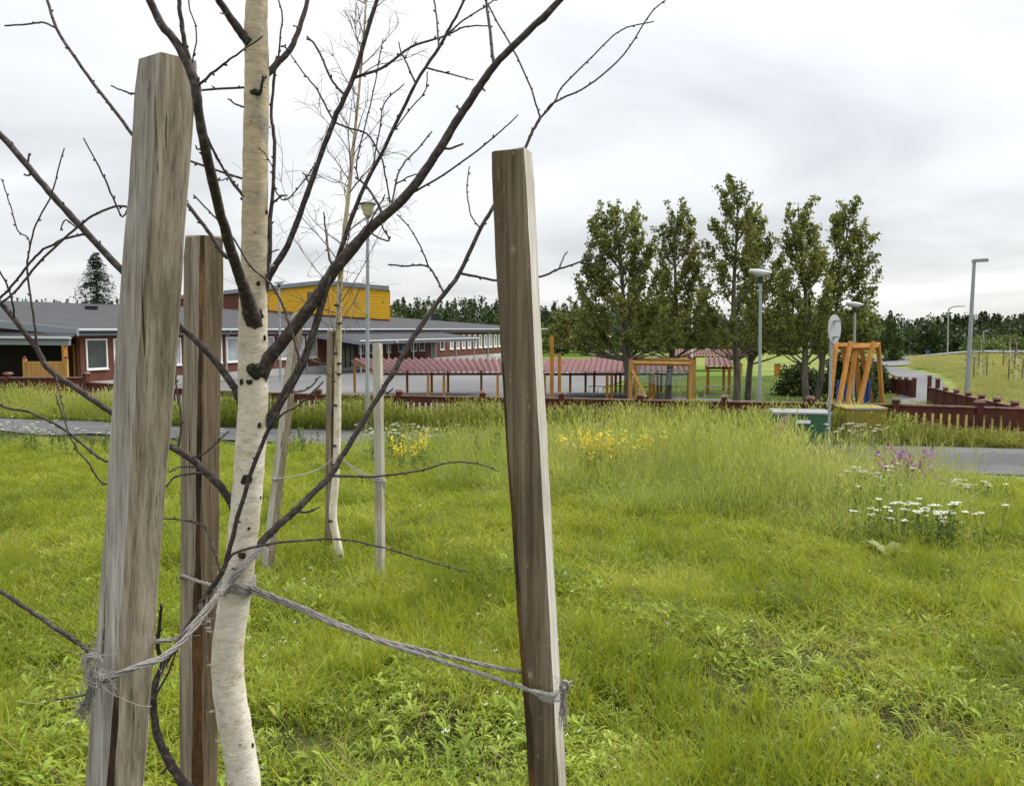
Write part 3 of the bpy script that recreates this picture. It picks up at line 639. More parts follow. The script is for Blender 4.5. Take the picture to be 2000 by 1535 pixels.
# ------------------------------------------------------------------ fences
def fence(label, posts, name='picket_fence', board=.115, gap=.058, gapf=.16, group='red wooden fences', ph=.10):
    """posts: list of (xyz of rail top, post extra height)"""
    p0 = posts[0][0]; t = thing(name, label, 'fence', (p0[0], p0[1], float(H(p0[0], p0[1]))), group)
    bm = npmesh('picket', *(lambda v: (v[0], v[1]))(box(-.5, .5, -.011, .011, 0, 1)), M['fence'])
    pmh = npmesh('post', *(lambda v: (v[0], v[1]))(box(-.075, .075, -.075, .075, 0, 1)), M['fence'])
    cap = npmesh('post_cap', *(lambda v: (v[0], v[1]))(hexa([(-.11, -.11, 0), (.11, -.11, 0), (.11, .11, 0), (-.11, .11, 0)], [(-.075, -.075, .06), (.075, -.075, .06), (.075, .075, .06), (-.075, .075, .06)])), M['fence_cap'])
    for i, pe in enumerate(posts):
        p, e = pe[0], pe[1]
        zg = float(H(p[0], p[1])) - .12
        q = posts[min(i + 1, len(posts) - 1)][0]; q0 = posts[max(i - 1, 0)][0]; rz = math.atan2(q[1] - q0[1], q[0] - q0[0])
        top = p[2] + e
        po = inst('post', pmh, (p[0], p[1], zg), rz, t, (1, 1, top - zg))
        cp = bpy.data.objects.new('post_cap', cap); COL.objects.link(cp); cp.parent = po; cp.location = (0, 0, 1.0005); cp.scale = (1, 1, 1 / (top - zg))
    for i in range(len(posts) - 1):
        a_, b_ = np.array(posts[i][0]), np.array(posts[i + 1][0]); d = b_ - a_; L = math.hypot(d[0], d[1]); rz = math.atan2(d[1], d[0]); ux = d[:2] / L
        if len(posts[i]) > 2: a_ = a_ + [0, 0, posts[i][2]]
        d = b_ - a_; nrm = np.array([-ux[1], ux[0]])
        def seg(off, z0, z1, th):
            A_ = a_[:2] + ux * .08; B_ = b_[:2] - ux * .08; n2 = nrm * th / 2
            return hexa([(*(A_ - n2 + nrm * off), a_[2] + z0), (*(B_ - n2 + nrm * off), b_[2] + z0), (*(B_ + n2 + nrm * off), b_[2] + z0), (*(A_ + n2 + nrm * off), a_[2] + z0)],
                        [(*(A_ - n2 + nrm * off), a_[2] + z1), (*(B_ - n2 + nrm * off), b_[2] + z1), (*(B_ + n2 + nrm * off), b_[2] + z1), (*(A_ + n2 + nrm * off), a_[2] + z1)])
        part('cap_rail', *seg(0, -.035, 0, .13), M['fence_cap'], t)
        part('rail', *seg(0, -.04 - gapf, -.037, .045), M['fence'], t)
        part('lower_rail', *seg(.03, -.82, -.74, .04), M['fence'], t)
        n = max(1, int((L - .2) / (board + gap))); st = (L - .2) / n
        for k in range(n):
            q = (.1 + (k + .5) * st) / L; c = a_ + d * q; zg = float(H(c[0], c[1])) + .04
            zt = c[2] - .04 - gapf + .02
            if zt - zg > .1: inst('picket', bm, (c[0] - nrm[0] * .036, c[1] - nrm[1] * .036, zg), rz, t, (st * board / (board + gap), 1, zt - zg + random.Random(k).uniform(-.006, .006)))
    return t
fl0, fr0 = U(168, 740, 25.2), U(2085, 799, 18.9)
mF = (fr0[1] - fl0[1]) / (fr0[0] - fl0[0])
def fD(px): u = (px - 1000) / F; return (fl0[1] - mF * fl0[0]) / (1 - mF * u)
fpos = []
for px, py in [(-180, 741), (16, 736.5), (168, 736.5), (320, 756), (470, 764), (622, 769), (780, 771.5), (943, 774.5), (1097, 777), (1250, 780), (1415, 783), (1583, 786), (1749, 789), (1913, 794), (2085, 799.5), (2270, 806)]:
    fpos.append((U(px, py, fD(px)), .10) if px != 168 else (U(px, py, fD(px)), .10, -.14))
fence('dark red picket fence running along the far side of the road', fpos)
sp = [(1815, 756, 34, .45), (1831, 758.5, 31.6, .35), (1847, 763, 29.6, .08), (1868, 767.5, 27.6, .08), (1891, 773, 25.9, .08), (1917, 778.5, 24.4, .08), (1947, 785, 23.0, .08), (1982, 792, 21.8, .08), (2024, 800, 20.7, .08)]
fence('dark red board fence running back from the roadside fence with taller end posts', [(U(a_, b_, c_), e) for a_, b_, c_, e in sp], gap=.012, board=.12)
sp = [(1786, 742, 38.5), (1770, 741, 39.5), (1757, 740, 40.6), (1745, 739, 41.7), (1733, 738, 42.8), (1722, 737.3, 43.9), (1710, 736.3, 45), (1697, 735.5, 46.2)]
fence('dark red board fence beside the swing frame across the path', [(U(*q), .07) for q in sp], gap=.012, board=.12)
print('fences done')

# ------------------------------------------------------------------ bins, sign
def gbin(px0, px1, ytop, D, rz, m, lidm, label, hgt=.85, dep=.75, lab=False, shift=0):
    a_, b_ = U(px0, ytop, D), U(px1, ytop, D); w = b_[0] - a_[0]; cx = (a_[0] + b_[0]) / 2; cy = D + dep / 2; zt = a_[2]; zg = float(H(cx, cy))
    t = thing('grit_bin', label, 'bin', (cx, cy, zg), 'grit bins by the fence')
    body, f = bbox(cx, cy, zg - .05, zt - .06, w * .90, dep * .9, rz, 1.08); part('body', body, f, m, t)
    c, s = math.cos(rz), math.sin(rz)
    def loc(x, y, z): return (cx + c * x - s * y, cy + s * x + c * y, z)
    W, Dp = w / 2, dep / 2
    part('lid', *hexa([loc(-W, -Dp, zt - .045), loc(W, -Dp, zt - .045), loc(W, Dp, zt - .0), loc(-W, Dp, zt - .0)], [loc(-W, -Dp, zt), loc(W, -Dp, zt), loc(W * .97, Dp, zt + .025), loc(-W * .97, Dp, zt + .025)]), lidm, t)
    if lab:
        y = -Dp * .985; part('label_plate', *hexa([loc(-W * .22, y - .012, zt - .26), loc(W * .28, y - .012, zt - .26), loc(W * .28, y + .02, zt - .26), loc(-W * .22, y + .02, zt - .26)], [loc(-W * .22, y - .012, zt - .18), loc(W * .28, y - .012, zt - .18), loc(W * .28, y + .02, zt - .18), loc(-W * .22, y + .02, zt - .18)]), M['white'], t)
    else:
        part('handle', *hexa([loc(-W * .85, -Dp - .02, zt - .045), loc(W * .85, -Dp - .02, zt - .045), loc(W * .85, -Dp + .01, zt - .045), loc(-W * .85, -Dp + .01, zt - .045)], [loc(-W * .85, -Dp - .02, zt - .01), loc(W * .85, -Dp - .02, zt - .01), loc(W * .85, -Dp + .01, zt - .01), loc(-W * .85, -Dp + .01, zt - .01)]), M['lid'], t)
    return t
gbin(1518, 1628, 806, 19.0, -.18, M['green_bin'], M['lid'], 'green grit bin with pale grey lid and white plate', lab=True)
gbin(1652, 1735, 797, 19.2, .03, M['olive_bin'], M['olive_bin'], 'olive yellow grit bin with white lid handle', hgt=.9)
p = U(1619, 850, 18.3); p[2] = float(H(p[0], p[1])); t = thing('road_sign', 'round traffic sign seen from its grey back on a steel pole', 'sign', p)
top = U(1625, 617, p[1]); part('pole', *cyl(p - [0, 0, .3], top, .032, .032, 10), M['galv'], t)
c = U(1629, 643, p[1]) + [0, -.03, 0]; nrm = np.array([.70, -.714, 0]); uu = np.array([.714, .70, 0]); V = []
for k in (0, 1):
    for a_ in np.arange(28) * 2 * math.pi / 28: V.append(c + nrm * (.012 * (k - .5)) + (uu * math.cos(a_) + np.array([0, 0, 1]) * math.sin(a_)) * .335)
fc = [tuple(range(27, -1, -1)), tuple(range(28, 56))] + [(j, (j + 1) % 28, 28 + (j + 1) % 28, 28 + j) for j in range(28)]
dk = part('sign_disc', np.array(V), fc, M['sign_back'], t)
part('sign_bracket', *join([bbox(c[0] - .02, c[1] - .02, c[2] - .2, c[2] - .16, .09, .3, .4), bbox(c[0] - .02, c[1] - .02, c[2] + .16, c[2] + .2, .09, .3, .4)]), M['galv'], dk)

# ------------------------------------------------------------------ lamps
def lamp(px, pb, ptop, D, label, kind, lean=0, r=.06, flip=1, name='street_lamp'):
    b_ = U(px, pb, D); zg = float(H(b_[0], b_[1])); b_[2] = zg; tp = U(px + lean, ptop, D)
    t = thing(name, label, 'lamp', b_, 'street lamps')
    part('base_sleeve', *cyl(b_ - [0, 0, .3], b_ + [0, 0, .5], r * 1.35, r * 1.25, 10), M['galv'], t)
    if kind == 'wing':
        part('pole', *cyl(b_, tp - [0, 0, .18], r, r * .8, 10), M['galv'], t)
        part('neck', *cyl(tp - [0, 0, .2], tp + [0, 0, .02], .075, .075, 10), M['black'], t)
        V, Fc = [], []; ns, nr = 13, 10
        for i in range(ns):
            q = i / (ns - 1); x = (-.36 + .72 * q) * flip; wd = .16 * math.sin(math.pi * min(1, .08 + q * .9)) ** .6 + .01
            up = .075 * math.sin(math.pi * (.1 + .85 * q)) ** .7 + .04 * (1 - q); dn = .16 * math.sin(math.pi * (.04 + .93 * q)) ** 1.2
            for j in range(nr):
                a_ = 2 * math.pi * j / nr; zz = math.sin(a_); V.append((tp[0] + x, tp[1] + wd * math.cos(a_), tp[2] + .12 + .05 * (1 - q) + (up if zz > 0 else dn) * zz))
        for i in range(ns - 1):
            for j in range(nr): k = (j + 1) % nr; Fc.append((i * nr + j, i * nr + k, (i + 1) * nr + k, (i + 1) * nr + j))
        Fc += [tuple(range(nr)), tuple((ns - 1) * nr + j for j in range(nr - 1, -1, -1))]
        part('lamp_head', np.array(V), Fc, M['lamp_body'], t, smooth=True)
    elif kind == 'lantern':
        part('pole', *cyl(b_, tp - [0, 0, .36], r, r * .75, 10), M['galv'], t)
        h = part('lamp_head', *lathe(tp - [0, 0, .36], [(0, .06), (.03, .12), (.30, .20), (.31, .20)], 14), M['lamp_glass'], t, smooth=False)
        part('lid', *lathe(tp - [0, 0, .05], [(0, .235), (.03, .235), (.06, .18), (.09, .03)], 14), M['black'], h)
        part('base_ring', *lathe(tp - [0, 0, .41], [(0, .07), (.06, .075)], 12), M['black'], h)
    elif kind == 'box':
        part('pole', *cyl(b_, tp, r * 1.15, r * .75, 10), M['galv'], t)
        q = tp + np.array([.25, 0, .02]); part('lamp_head', *hexa([q + [-.32, -.13, -.06], q + [.36, -.13, -.03], q + [.36, .13, -.03], q + [-.32, .13, -.06]], [q + [-.30, -.11, .08], q + [.34, -.11, .12], q + [.34, .11, .12], q + [-.30, .11, .08]]), M['grey_metal'], t)
    elif kind == 'arm':
        L = 28 * D / F * flip
        pts = [b_, tp - [0, 0, .9], tp - [-.05 * L, 0, .35], tp + [.25 * L, 0, -.05], tp + [.6 * L, 0, .05], tp + [.8 * L, 0, .06]]
        part('pole', *tube(catmull(np.array(pts), 4), [r] * 21, 8), M['galv'], t)
        q = tp + [L * .9, 0, .04]; part('lamp_head', *bbox(q[0], q[1], q[2] - .08, q[2] + .08, abs(L) * .42, .3, 0, .8), M['lamp_body'], t)
    return t
lamp(717, 820, 397, 22.6, 'lantern style lamp on a steel pole at the roadside fence', 'lantern', 1)
lamp(548, 740, 556, 52, 'wing headed lamp standing before the school windows', 'wing', -3, .075, -1)
lamp(1484, 800, 541, 25.5, 'wing headed lamp on the lawn before the poplars', 'wing', 1.5, .055)
lamp(1666, 790, 601, 33.5, 'wing headed lamp behind the swing frame', 'wing', 4, .06)
lamp(1889, 755, 511, 38, 'lamp with flat box head on the grassy bank', 'box', 14, .1)
lamp(1850, 715, 599, 100, 'tall curved arm lamp beside the guard rail', 'arm', 3, .085)
lamp(1762, 700, 626, 140, 'curved arm lamp at the bend of the far road', 'arm', 2, .14, .8)
lamp(1724, 698, 652, 150, 'small curved arm lamp against the dark far wood', 'arm', 3, .13, .5)
lamp(1921, 700, 648, 112, 'thin lamp post before the wood beyond the guard rail', 'box', 0, .11)
lamp(1946, 700, 668, 120, 'short lamp post before the wood beyond the guard rail', 'box', 0, .11)
lamp(1313, 700, 645, 72, 'lamp post under the poplars beyond the red shelters', 'wing', 0, .08)
lamp(1188, 700, 660, 90, 'distant lamp post in front of the wood at the field edge', 'wing', 0, .08)
p = U(1352, 700, 58); zg = float(H(p[0], p[1])); tp = U(1352, 612, 58); t = thing('flagpole', 'white flagpole standing behind the poplar crowns', 'flagpole', (p[0], p[1], zg))
part('mast', *cyl((p[0], p[1], zg - .2), tp, .085, .06, 10), M['white'], t); part('finial', *lathe(tp, [(0, .05), (.06, .09), (.14, .05), (.17, .01)], 10), M['white'], t); part('foot', *bbox(p[0], p[1], zg - .1, zg + .6, .25, .25), M['galv'], t)
# guard rail and small road signs
gp = [U(2120, 686, 56), U(2000, 691.5, 62), U(1900, 698, 72), U(1830, 703.5, 82), U(1770, 708.5, 94)]
gz = [float(H(p[0], p[1])) for p in gp]; t = thing('guard_rail', 'galvanised guard rail along the road on the bank', 'guard rail', (gp[2][0], gp[2][1], gz[2]))
gc = catmull(np.array([(p[0], p[1], max(p[2], z + .45)) for p, z in zip(gp, gz)]), 6)
part('rail', *tube(gc, .13, 4), M['galv'], t)
for q in gc[::2]: part('post', *bbox(q[0], q[1], float(H(q[0], q[1])) - .1, q[2], .12, .12), M['galv'], t)
for px, D, py, wid, hh, m, lb in ((1811, 92, 687, 9, 7, 'blue', 'small blue road sign at the bend beside the guard rail'), (1860, 86, 696, 15, 6, 'white', 'small white direction sign below the curved arm lamp')):
    p = U(px, py, D); zg = float(H(p[0], p[1])); t = thing('direction_sign', lb, 'sign', (p[0], p[1], zg)); s_ = D / F
    part('post', *cyl((p[0], p[1], zg - .2), (p[0], p[1], p[2]), .06, .06, 6), M['galv'], t); part('panel', *bbox(p[0], p[1] - .08, p[2] - hh * s_ / 2, p[2] + hh * s_ / 2, wid * s_, .06), M[m], t)
print('furniture done')

# ------------------------------------------------------------------ trees
def leaf_cloud(C, size, rng, droop=0., aspect=.75, tlo=.6, thi=1.3):
    """one kite shaped leaf at each centre"""
    n = len(C); d = rng.normal(size=(n, 3)); d[:, 2] -= droop; d /= np.linalg.norm(d, axis=1, keepdims=True)
    e = np.cross(d, rng.normal(size=(n, 3))); e /= np.maximum(np.linalg.norm(e, axis=1, keepdims=True), 1e-6)
    s = (size * rng.uniform(.6, 1.35, n))[:, None]
    V = np.stack([C - d * s * .5, C + e * s * aspect * .5, C + d * s * .5, C - e * s * aspect * .5], 1).reshape(-1, 3)
    Fq = np.arange(4 * n).reshape(n, 4); t = np.repeat(rng.uniform(tlo, thi, n), 4); return V, Fq, t
def poplar(basepx, D, toppx, prof, label, seed, leaves=9000, lean=0):
    """prof: list of (picture y, left px, right px) crown outline"""
    rng = np.random.default_rng(seed); b_ = U(basepx[0], basepx[1], D); b_[2] = float(H(b_[0], b_[1])); tp = U(toppx[0], toppx[1], D)
    t = thing('poplar_tree', label, 'tree', b_, 'poplars on the lawn')
    hgt = tp[2] - b_[2]; n = 9; q = np.linspace(0, 1, n)
    P = b_ + (tp - b_) * q[:, None]; P[:, 0] += .10 * np.sin(q * 7 + seed); P[:, 1] += .10 * np.cos(q * 6 + seed); P[0] = b_ - [0, 0, .2]
    part('trunk', *tube(catmull(P, 3), np.linspace(.17, .015, (n - 1) * 3 + 1), 8), M['bark'], t, smooth=True)
    ys_ = np.array([p[0] for p in prof]); zs_ = np.array([U(0, y, D)[2] for y in ys_])[::-1]
    xl = np.array([U(p[1], p[0], D)[0] for p in prof])[::-1]; xr = np.array([U(p[2], p[0], D)[0] for p in prof])[::-1]
    C = []; nb = int(leaves / 255)
    for k in range(nb):
        q = (k + rng.uniform(0, 1)) / nb; z1 = zs_[0] + .25 + (zs_[-1] - zs_[0] - .25) * q ** 1.12
        cx = np.interp(z1, zs_, (xl + xr) / 2); hw = np.interp(z1, zs_, (xr - xl) / 2) * (1 + .28 * sst(.45, .1, q)); ex = ((k * .618) % 1) * 2 - 1; ex = np.sign(ex) * abs(ex) ** .6 * rng.uniform(.85, 1.05)
        ey = rng.uniform(-1, 1) * math.sqrt(max(.05, 1 - min(1, ex * ex))) * min(hw, 1.5)
        ty = np.interp(z1, P[:, 2], P[:, 1]); end = np.array([cx + hw * ex, ty + ey, z1 + rng.uniform(-.1, .25)])
        z0 = z1 - (.75 + 1.0 * abs(ex) * hw) * rng.uniform(.8, 1.25); z0 = min(max(z0, zs_[0] - .55), tp[2] - .5)
        st = np.array([np.interp(z0, P[:, 2], P[:, 0]), np.interp(z0, P[:, 2], P[:, 1]), z0])
        mid = st + (end - st) * [.62, .62, .40]; br = catmull(np.array([st, mid, end]), 6); L = np.linalg.norm(end - st); lm = [tube(br, np.linspace(.04, .007, len(br)), 5)]
        def sleeve(crv, n_, r0):
            w = rng.uniform(.0, 1, n_) ** .75; i_ = w * (len(crv) - 1); c = np.stack([np.interp(i_, np.arange(len(crv)), crv[:, m]) for m in range(3)], 1)
            r_ = r0 * (.35 + .65 * np.sin(np.pi * np.clip(w * .92 + .05, 0, 1))); return c + rng.normal(0, 1, (n_, 3)) * r_[:, None] * [.62, .62, .55]
        C.append(sleeve(br[4:], int(55 + 58 * L), .23))
        for j in range(5):
            i0 = rng.integers(4, len(br) - 1); c0 = br[i0]; d = (br[i0] - br[i0 - 1]); d /= np.linalg.norm(d); d = d * .7 + rng.normal(0, .55, 3) + [0, 0, .25]; d /= np.linalg.norm(d); l_ = rng.uniform(.35, .75); tw = catmull(np.array([c0, c0 + d * l_ * .5, c0 + d * l_ + [0, 0, .06]]), 3)
            lm.append(tube(tw, np.linspace(.012, .004, len(tw)), 3)); C.append(sleeve(tw[1:], int(26 + 30 * l_), .16))
        part('limb', *join(lm), M['bark'], t)
    C = np.vstack(C); C = C[C[:, 2] > zs_[0] - .05]
    V, Fq, tn = leaf_cloud(C, .125, rng, .7, .75, .5, 1.6)
    fine(part('crown', V, Fq, M['poplar'], t, tint=tn))
    return t
poplar((1236, 778), 34, (1198, 402), [(404, 1166, 1226), (425, 1150, 1264), (455, 1142, 1282), (500, 1136, 1290), (540, 1112, 1292), (580, 1098, 1296), (620, 1090, 1305), (655, 1084, 1320), (680, 1095, 1325)], 'broad poplar whose trunk rises behind the rope climbing frame', 3, 13500)
poplar((1306, 772), 36, (1326, 410), [(412, 1316, 1336), (440, 1300, 1354), (480, 1280, 1374), (520, 1276, 1380), (570, 1270, 1392), (620, 1262, 1392), (655, 1252, 1400), (680, 1262, 1400)], 'slender poplar between the broad poplar and the tallest one', 5, 8500)
poplar((1437, 780), 34, (1437, 352), [(354, 1432, 1443), (385, 1412, 1468), (425, 1380, 1476), (470, 1378, 1482), (520, 1366, 1495), (570, 1360, 1505), (620, 1372, 1510), (655, 1380, 1515), (680, 1395, 1505)], 'tallest poplar with a pointed top', 8, 7500)
poplar((1461, 757), 38, (1477, 415), [(417, 1472, 1482), (440, 1455, 1498), (480, 1450, 1525), (530, 1450, 1545), (580, 1455, 1555), (630, 1460, 1560), (690, 1470, 1560)], 'poplar with a thin trunk behind the tallest one', 12, 9000)
poplar((1579, 778), 34, (1562, 396), [(398, 1542, 1582), (420, 1520, 1612), (460, 1520, 1612), (500, 1525, 1608), (540, 1515, 1615), (590, 1510, 1625), (640, 1515, 1630), (690, 1530, 1630)], 'poplar beside the lawn lamp with a rounded top', 17, 8500)
poplar((1592, 770), 36.5, (1662, 396), [(398, 1652, 1674), (430, 1632, 1700), (470, 1612, 1718), (520, 1608, 1720), (570, 1606, 1720), (620, 1602, 1722), (660, 1605, 1705), (690, 1610, 1690)], 'leaning poplar at the edge of the group above the road sign', 21, 9500)
def shrub(px, py, D, wpx, hpx, label, seed, m='shrub', n=90, size=.14):
    rng = np.random.default_rng(seed); b_ = U(px, py, D); b_[2] = float(H(b_[0], b_[1])); s = D / F; t = thing('shrub', label, 'shrub', b_, 'dark shrubs under the poplars')
    C, st = [], []
    for _ in range(n):
        d = rng.normal(size=3); d /= np.linalg.norm(d); d[2] = abs(d[2]); r = rng.uniform(.5, 1) ** .5
        c = b_ + np.array([d[0] * wpx * s / 2, d[1] * wpx * s / 2.6, d[2] * hpx * s]) * r; C.append(c + rng.normal(0, .16, (45, 3)))
        if _ % 4 == 0: st.append(tube(np.array([b_ - [0, 0, .1], b_ + (c - b_) * .5 + [0, 0, .1], c]), [.03, .02, .006], 4))
    part('stems', *join(st), M['bark'], t); V, Fq, tn = leaf_cloud(np.vstack(C), size, rng, .3); fine(part('foliage', V, Fq, M[m], t, tint=tn))
shrub(1560, 752, 41, 90, 62, 'dark rounded shrub on the lawn under the poplars', 31)
shrub(1655, 768, 37, 110, 92, 'dense dark shrub behind the swing frame', 32, n=120)
shrub(1700, 752, 42, 60, 62, 'dark shrub at the end of the far board fence', 33)
shrub(1737, 712, 70, 46, 80, 'small round dark tree beside the far road', 34, n=60, size=.2)

def spruce(px, D, ytop, wpx, label, seed, base_z=None):
    rng = np.random.default_rng(seed); tp = U(px, ytop, D); zg = float(H(tp[0], tp[1])); hgt = tp[2] - zg
    t = thing('spruce_tree', label, 'tree', (tp[0], tp[1], zg)); part('trunk', *cyl((tp[0], tp[1], zg - .2), tp, .22, .02, 8), M['bark'], t)
    V, n0 = [], 0; wm = wpx * D / F / 2
    for k in range(900):
        q = rng.uniform(0, 1) ** .75; z = tp[2] - q * hgt * .93; L = wm * (q / .62) ** .8 * rng.uniform(.55, 1.08) + .08; az = rng.uniform(0, 2 * math.pi)
        dr = np.array([math.cos(az), math.sin(az), 0]); sd2 = np.array([-dr[1], dr[0], 0]); o_ = np.array([tp[0], tp[1], z])
        for j in range(7):
            w = (j + rng.uniform(0, 1)) / 7; c = o_ + dr * L * w + [0, 0, .12 * L * w - .36 * L * w * w]
            for sg in (-1, 1):
                d = sd2 * sg * .8 + dr * .5 + [0, 0, rng.uniform(-.7, .05)]; d /= np.linalg.norm(d); e = np.cross(d, [0, 0, 1.]) * .3 + rng.normal(0, .2, 3); s = .42 * rng.uniform(.6, 1.2)
                V += [c, c + d * s * .5 + e * s * .35, c + d * s, c + d * s * .5 - e * s * .35]
    V = np.array(V); part('crown', V, np.arange(len(V)).reshape(-1, 4), M['spruce'], t, tint=np.repeat(rng.uniform(.6, 1.4, len(V) // 4), 4))
spruce(186, 92, 493, 125, 'dark pointed spruce rising behind the near school roof', 41)

def forest(label, spots, seed):
    """spots: (px, D, top py, width m, kind)"""
    rng = np.random.default_rng(seed); VV, TT, MI = [], [], []
    for px, D, yt, w, kind in spots:
        tp = U(px, yt, D); zg = float(H(tp[0], tp[1])); h = max(tp[2] - zg, 3)
        if kind == 0:
            n = 520; q = rng.uniform(0, 1, n) ** .7; az = rng.uniform(0, 2 * math.pi, n); r = w * .5 * (q * .95 + .06) * rng.uniform(.3, 1.05, n)
            C = np.stack([tp[0] + r * np.cos(az), tp[1] + r * np.sin(az), tp[2] - q * h * .95], 1); s = .55
        else:
            k = 22; cc = rng.normal(0, 1, (k, 3)); cc /= np.linalg.norm(cc, axis=1, keepdims=True); cc *= rng.uniform(.45, 1, (k, 1))
            cc = np.array([tp[0], tp[1], zg + h * .55]) + cc * [w * .5, w * .5, h * .43]; C = (cc[:, None] + rng.normal(0, .42, (k, 26, 3))).reshape(-1, 3); s = .5
        V, Fq, tn = leaf_cloud(C, s, rng, .2); VV.append(V); TT.append(tn * rng.uniform(.75, 1.2)); MI.append(np.full(len(Fq), 1 if kind == 2 else 0))
    V = np.vstack(VV); o = part('forest', V, np.arange(len(V)).reshape(-1, 4), [M['forest'], M['forest_light']], midx=np.concatenate(MI), tint=np.concatenate(TT))
    o['kind'] = 'stuff'; tag(o, label, 'forest'); return o
rg = np.random.default_rng(77); sp_ = []
for px in np.arange(744, 1360, 6): sp_.append((px + rg.uniform(-4, 4), rg.uniform(175, 200), 589 - 6 * math.sin((px - 760) / 70) + rg.uniform(-9, 7), 6, rg.choice([0, 1])))
for px in np.arange(750, 1760, 10): sp_.append((px + rg.uniform(-4, 4), rg.uniform(150, 170), 606 + rg.uniform(-9, 10), 6.5, rg.choice([0, 1, 1, 2])))
for px in np.arange(1030, 1330, 16): sp_.append((px + rg.uniform(-4, 4), rg.uniform(128, 140), 636 + rg.uniform(-12, 14), 6.0, rg.choice([1, 2, 2])))
forest('mixed green wood behind the school and the field', sp_, 5)
sp_ = []
for px in np.arange(1768, 2260, 5): sp_.append((px + rg.uniform(-4, 4), rg.uniform(150, 175), 626 - 9 * (px > 1850) + rg.uniform(-11, 9), 5, rg.choice([0, 0, 1])))
for px in np.arange(1780, 2260, 8): sp_.append((px + rg.uniform(-4, 4), rg.uniform(122, 140), 640 + rg.uniform(-12, 12), 5.5, rg.choice([0, 1, 1])))
for px in np.arange(1900, 2260, 26): sp_.append((px + rg.uniform(-8, 8), rg.uniform(108, 118), 662 + rg.uniform(-10, 10), 4, 2))
forest('dark wood beyond the guard rail', sp_, 6)
sp_ = []
for px in np.arange(1600, 1790, 12): sp_.append((px + rg.uniform(-4, 4), rg.uniform(185, 220), 648 + rg.uniform(-8, 8), 6, 0))
forest('far dark wood at the end of the road', sp_, 7)
sp_ = [(px + rg.uniform(-6, 6), rg.uniform(230, 260), 586 + rg.uniform(-6, 8), 5, 0) for px in np.arange(-260, 420, 9)]
forest('far tree tops showing above the near school roof ridge', sp_, 8)
print('trees done')

# ------------------------------------------------------------------ stakes
def stake(T, Bp, w, delta, wane_k, wane, mats, label, knots=(), wane_top=False, seed=0):
    """sawn square stake from ground to T through Bp; delta = bearing of the right face from the line of sight, degrees"""
    rng = np.random.default_rng(seed); T = np.array(T); Bp = np.array(Bp); d = (Bp - T) / np.linalg.norm(Bp - T)
    L = .5
    while True:
        q = T + d * L
        if q[2] < float(H(q[0], q[1])) - .12 or L > 4: break
        L += .02
    base = T + d * L; tow = math.atan2(-T[1], -T[0]); yaw = tow + R(delta)
    t = thing('support_stake', label, 'stake', (base[0], base[1], float(H(base[0], base[1]))), 'wooden stakes around the young birches')
    n = 40; V, Fc, mi = [], [], []; r = w / math.sqrt(2); ph = rng.uniform(0, 6, 8)
    for i in range(n + 1):
        q = i / n; c = base + (T - base) * q; sway = np.array([.0025 * math.sin(q * 5 + ph[0]), .0025 * math.sin(q * 6 + ph[1]), 0])
        cor = [np.array([math.cos(yaw - math.pi / 4 + k * math.pi / 2), math.sin(yaw - math.pi / 4 + k * math.pi / 2), 0]) * r for k in range(4)]
        for k in range(4):
            ch = .0055 + .0018 * math.sin(q * 23 + ph[k]) + .0012 * rng.uniform(-1, 1)
            if k == wane_k: ch = max(ch, wane(q) * w + .0025 * math.sin(q * 31 + ph[4]) + .0012 * math.sin(q * 90))
            for oth in ((k - 1) % 4, (k + 1) % 4):
                dd = (cor[oth] - cor[k]) / w; p = c + sway + cor[k] + dd * ch
                if i == n: p = p + np.array([0, 0, rng.uniform(-.007, .003)]) - (cor[k] + dd * ch) * .06
                V.append(p + rng.normal(0, .00025, 3))
    for i in range(n):
        for j in range(8):
            k = (j + 1) % 8; Fc.append((i * 8 + j, i * 8 + k, (i + 1) * 8 + k, (i + 1) * 8 + j))
            if j % 2 == 0: mi.append(2 if j // 2 == wane_k and wane(i / n) > .07 else (1 if j == 0 and wane_k == 0 else 0))
            else: mi.append({0: 1, 3: 0}.get(j // 2, 0))
    top = len(V); V.append(T + [0, 0, .003]);
    for j in range(8): Fc.append((n * 8 + j, n * 8 + (j + 1) % 8, top)); mi.append(3)
    o = part('shaft', np.array(V), Fc, mats, t, midx=mi)
    return t
def lk(t_base, p): return tuple(p - np.array(t_base))
# wood of the near stakes, knots given in local coordinates of each stake
def near_stake(Tpx, Dt, Bpx, Db, w, delta, wk, wane, cols, label, knotpx=(), seed=0, extra=None):
    T, Bp = U(*Tpx, Dt), U(*Bpx, Db); d = (Bp - T) / np.linalg.norm(Bp - T); L = .5
    while True:
        q = T + d * L
        if q[2] < float(H(q[0], q[1])) - .12 or L > 4: break
        L += .02
    b_ = np.array([q[0], q[1], float(H(q[0], q[1]))])
    kn = [tuple(U(a_, c_, dd) - b_) + (rr,) for a_, c_, dd, rr in knotpx]
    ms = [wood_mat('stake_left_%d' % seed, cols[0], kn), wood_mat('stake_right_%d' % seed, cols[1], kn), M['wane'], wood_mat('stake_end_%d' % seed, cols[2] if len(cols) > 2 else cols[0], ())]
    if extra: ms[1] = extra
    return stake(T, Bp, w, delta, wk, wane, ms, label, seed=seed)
near_stake((326, 118), 1.36, (226, 1535), 1.36, .0715, 37, 0, lambda q: .03 + .20 * sst(.60, .30, q), (GREY, BROWN, GREY), 'thick weathered grey stake with a frayed rope knot, leaning inward', [(235, 865, 1.31, .018), (200, 1248, 1.31, .015)], 1)
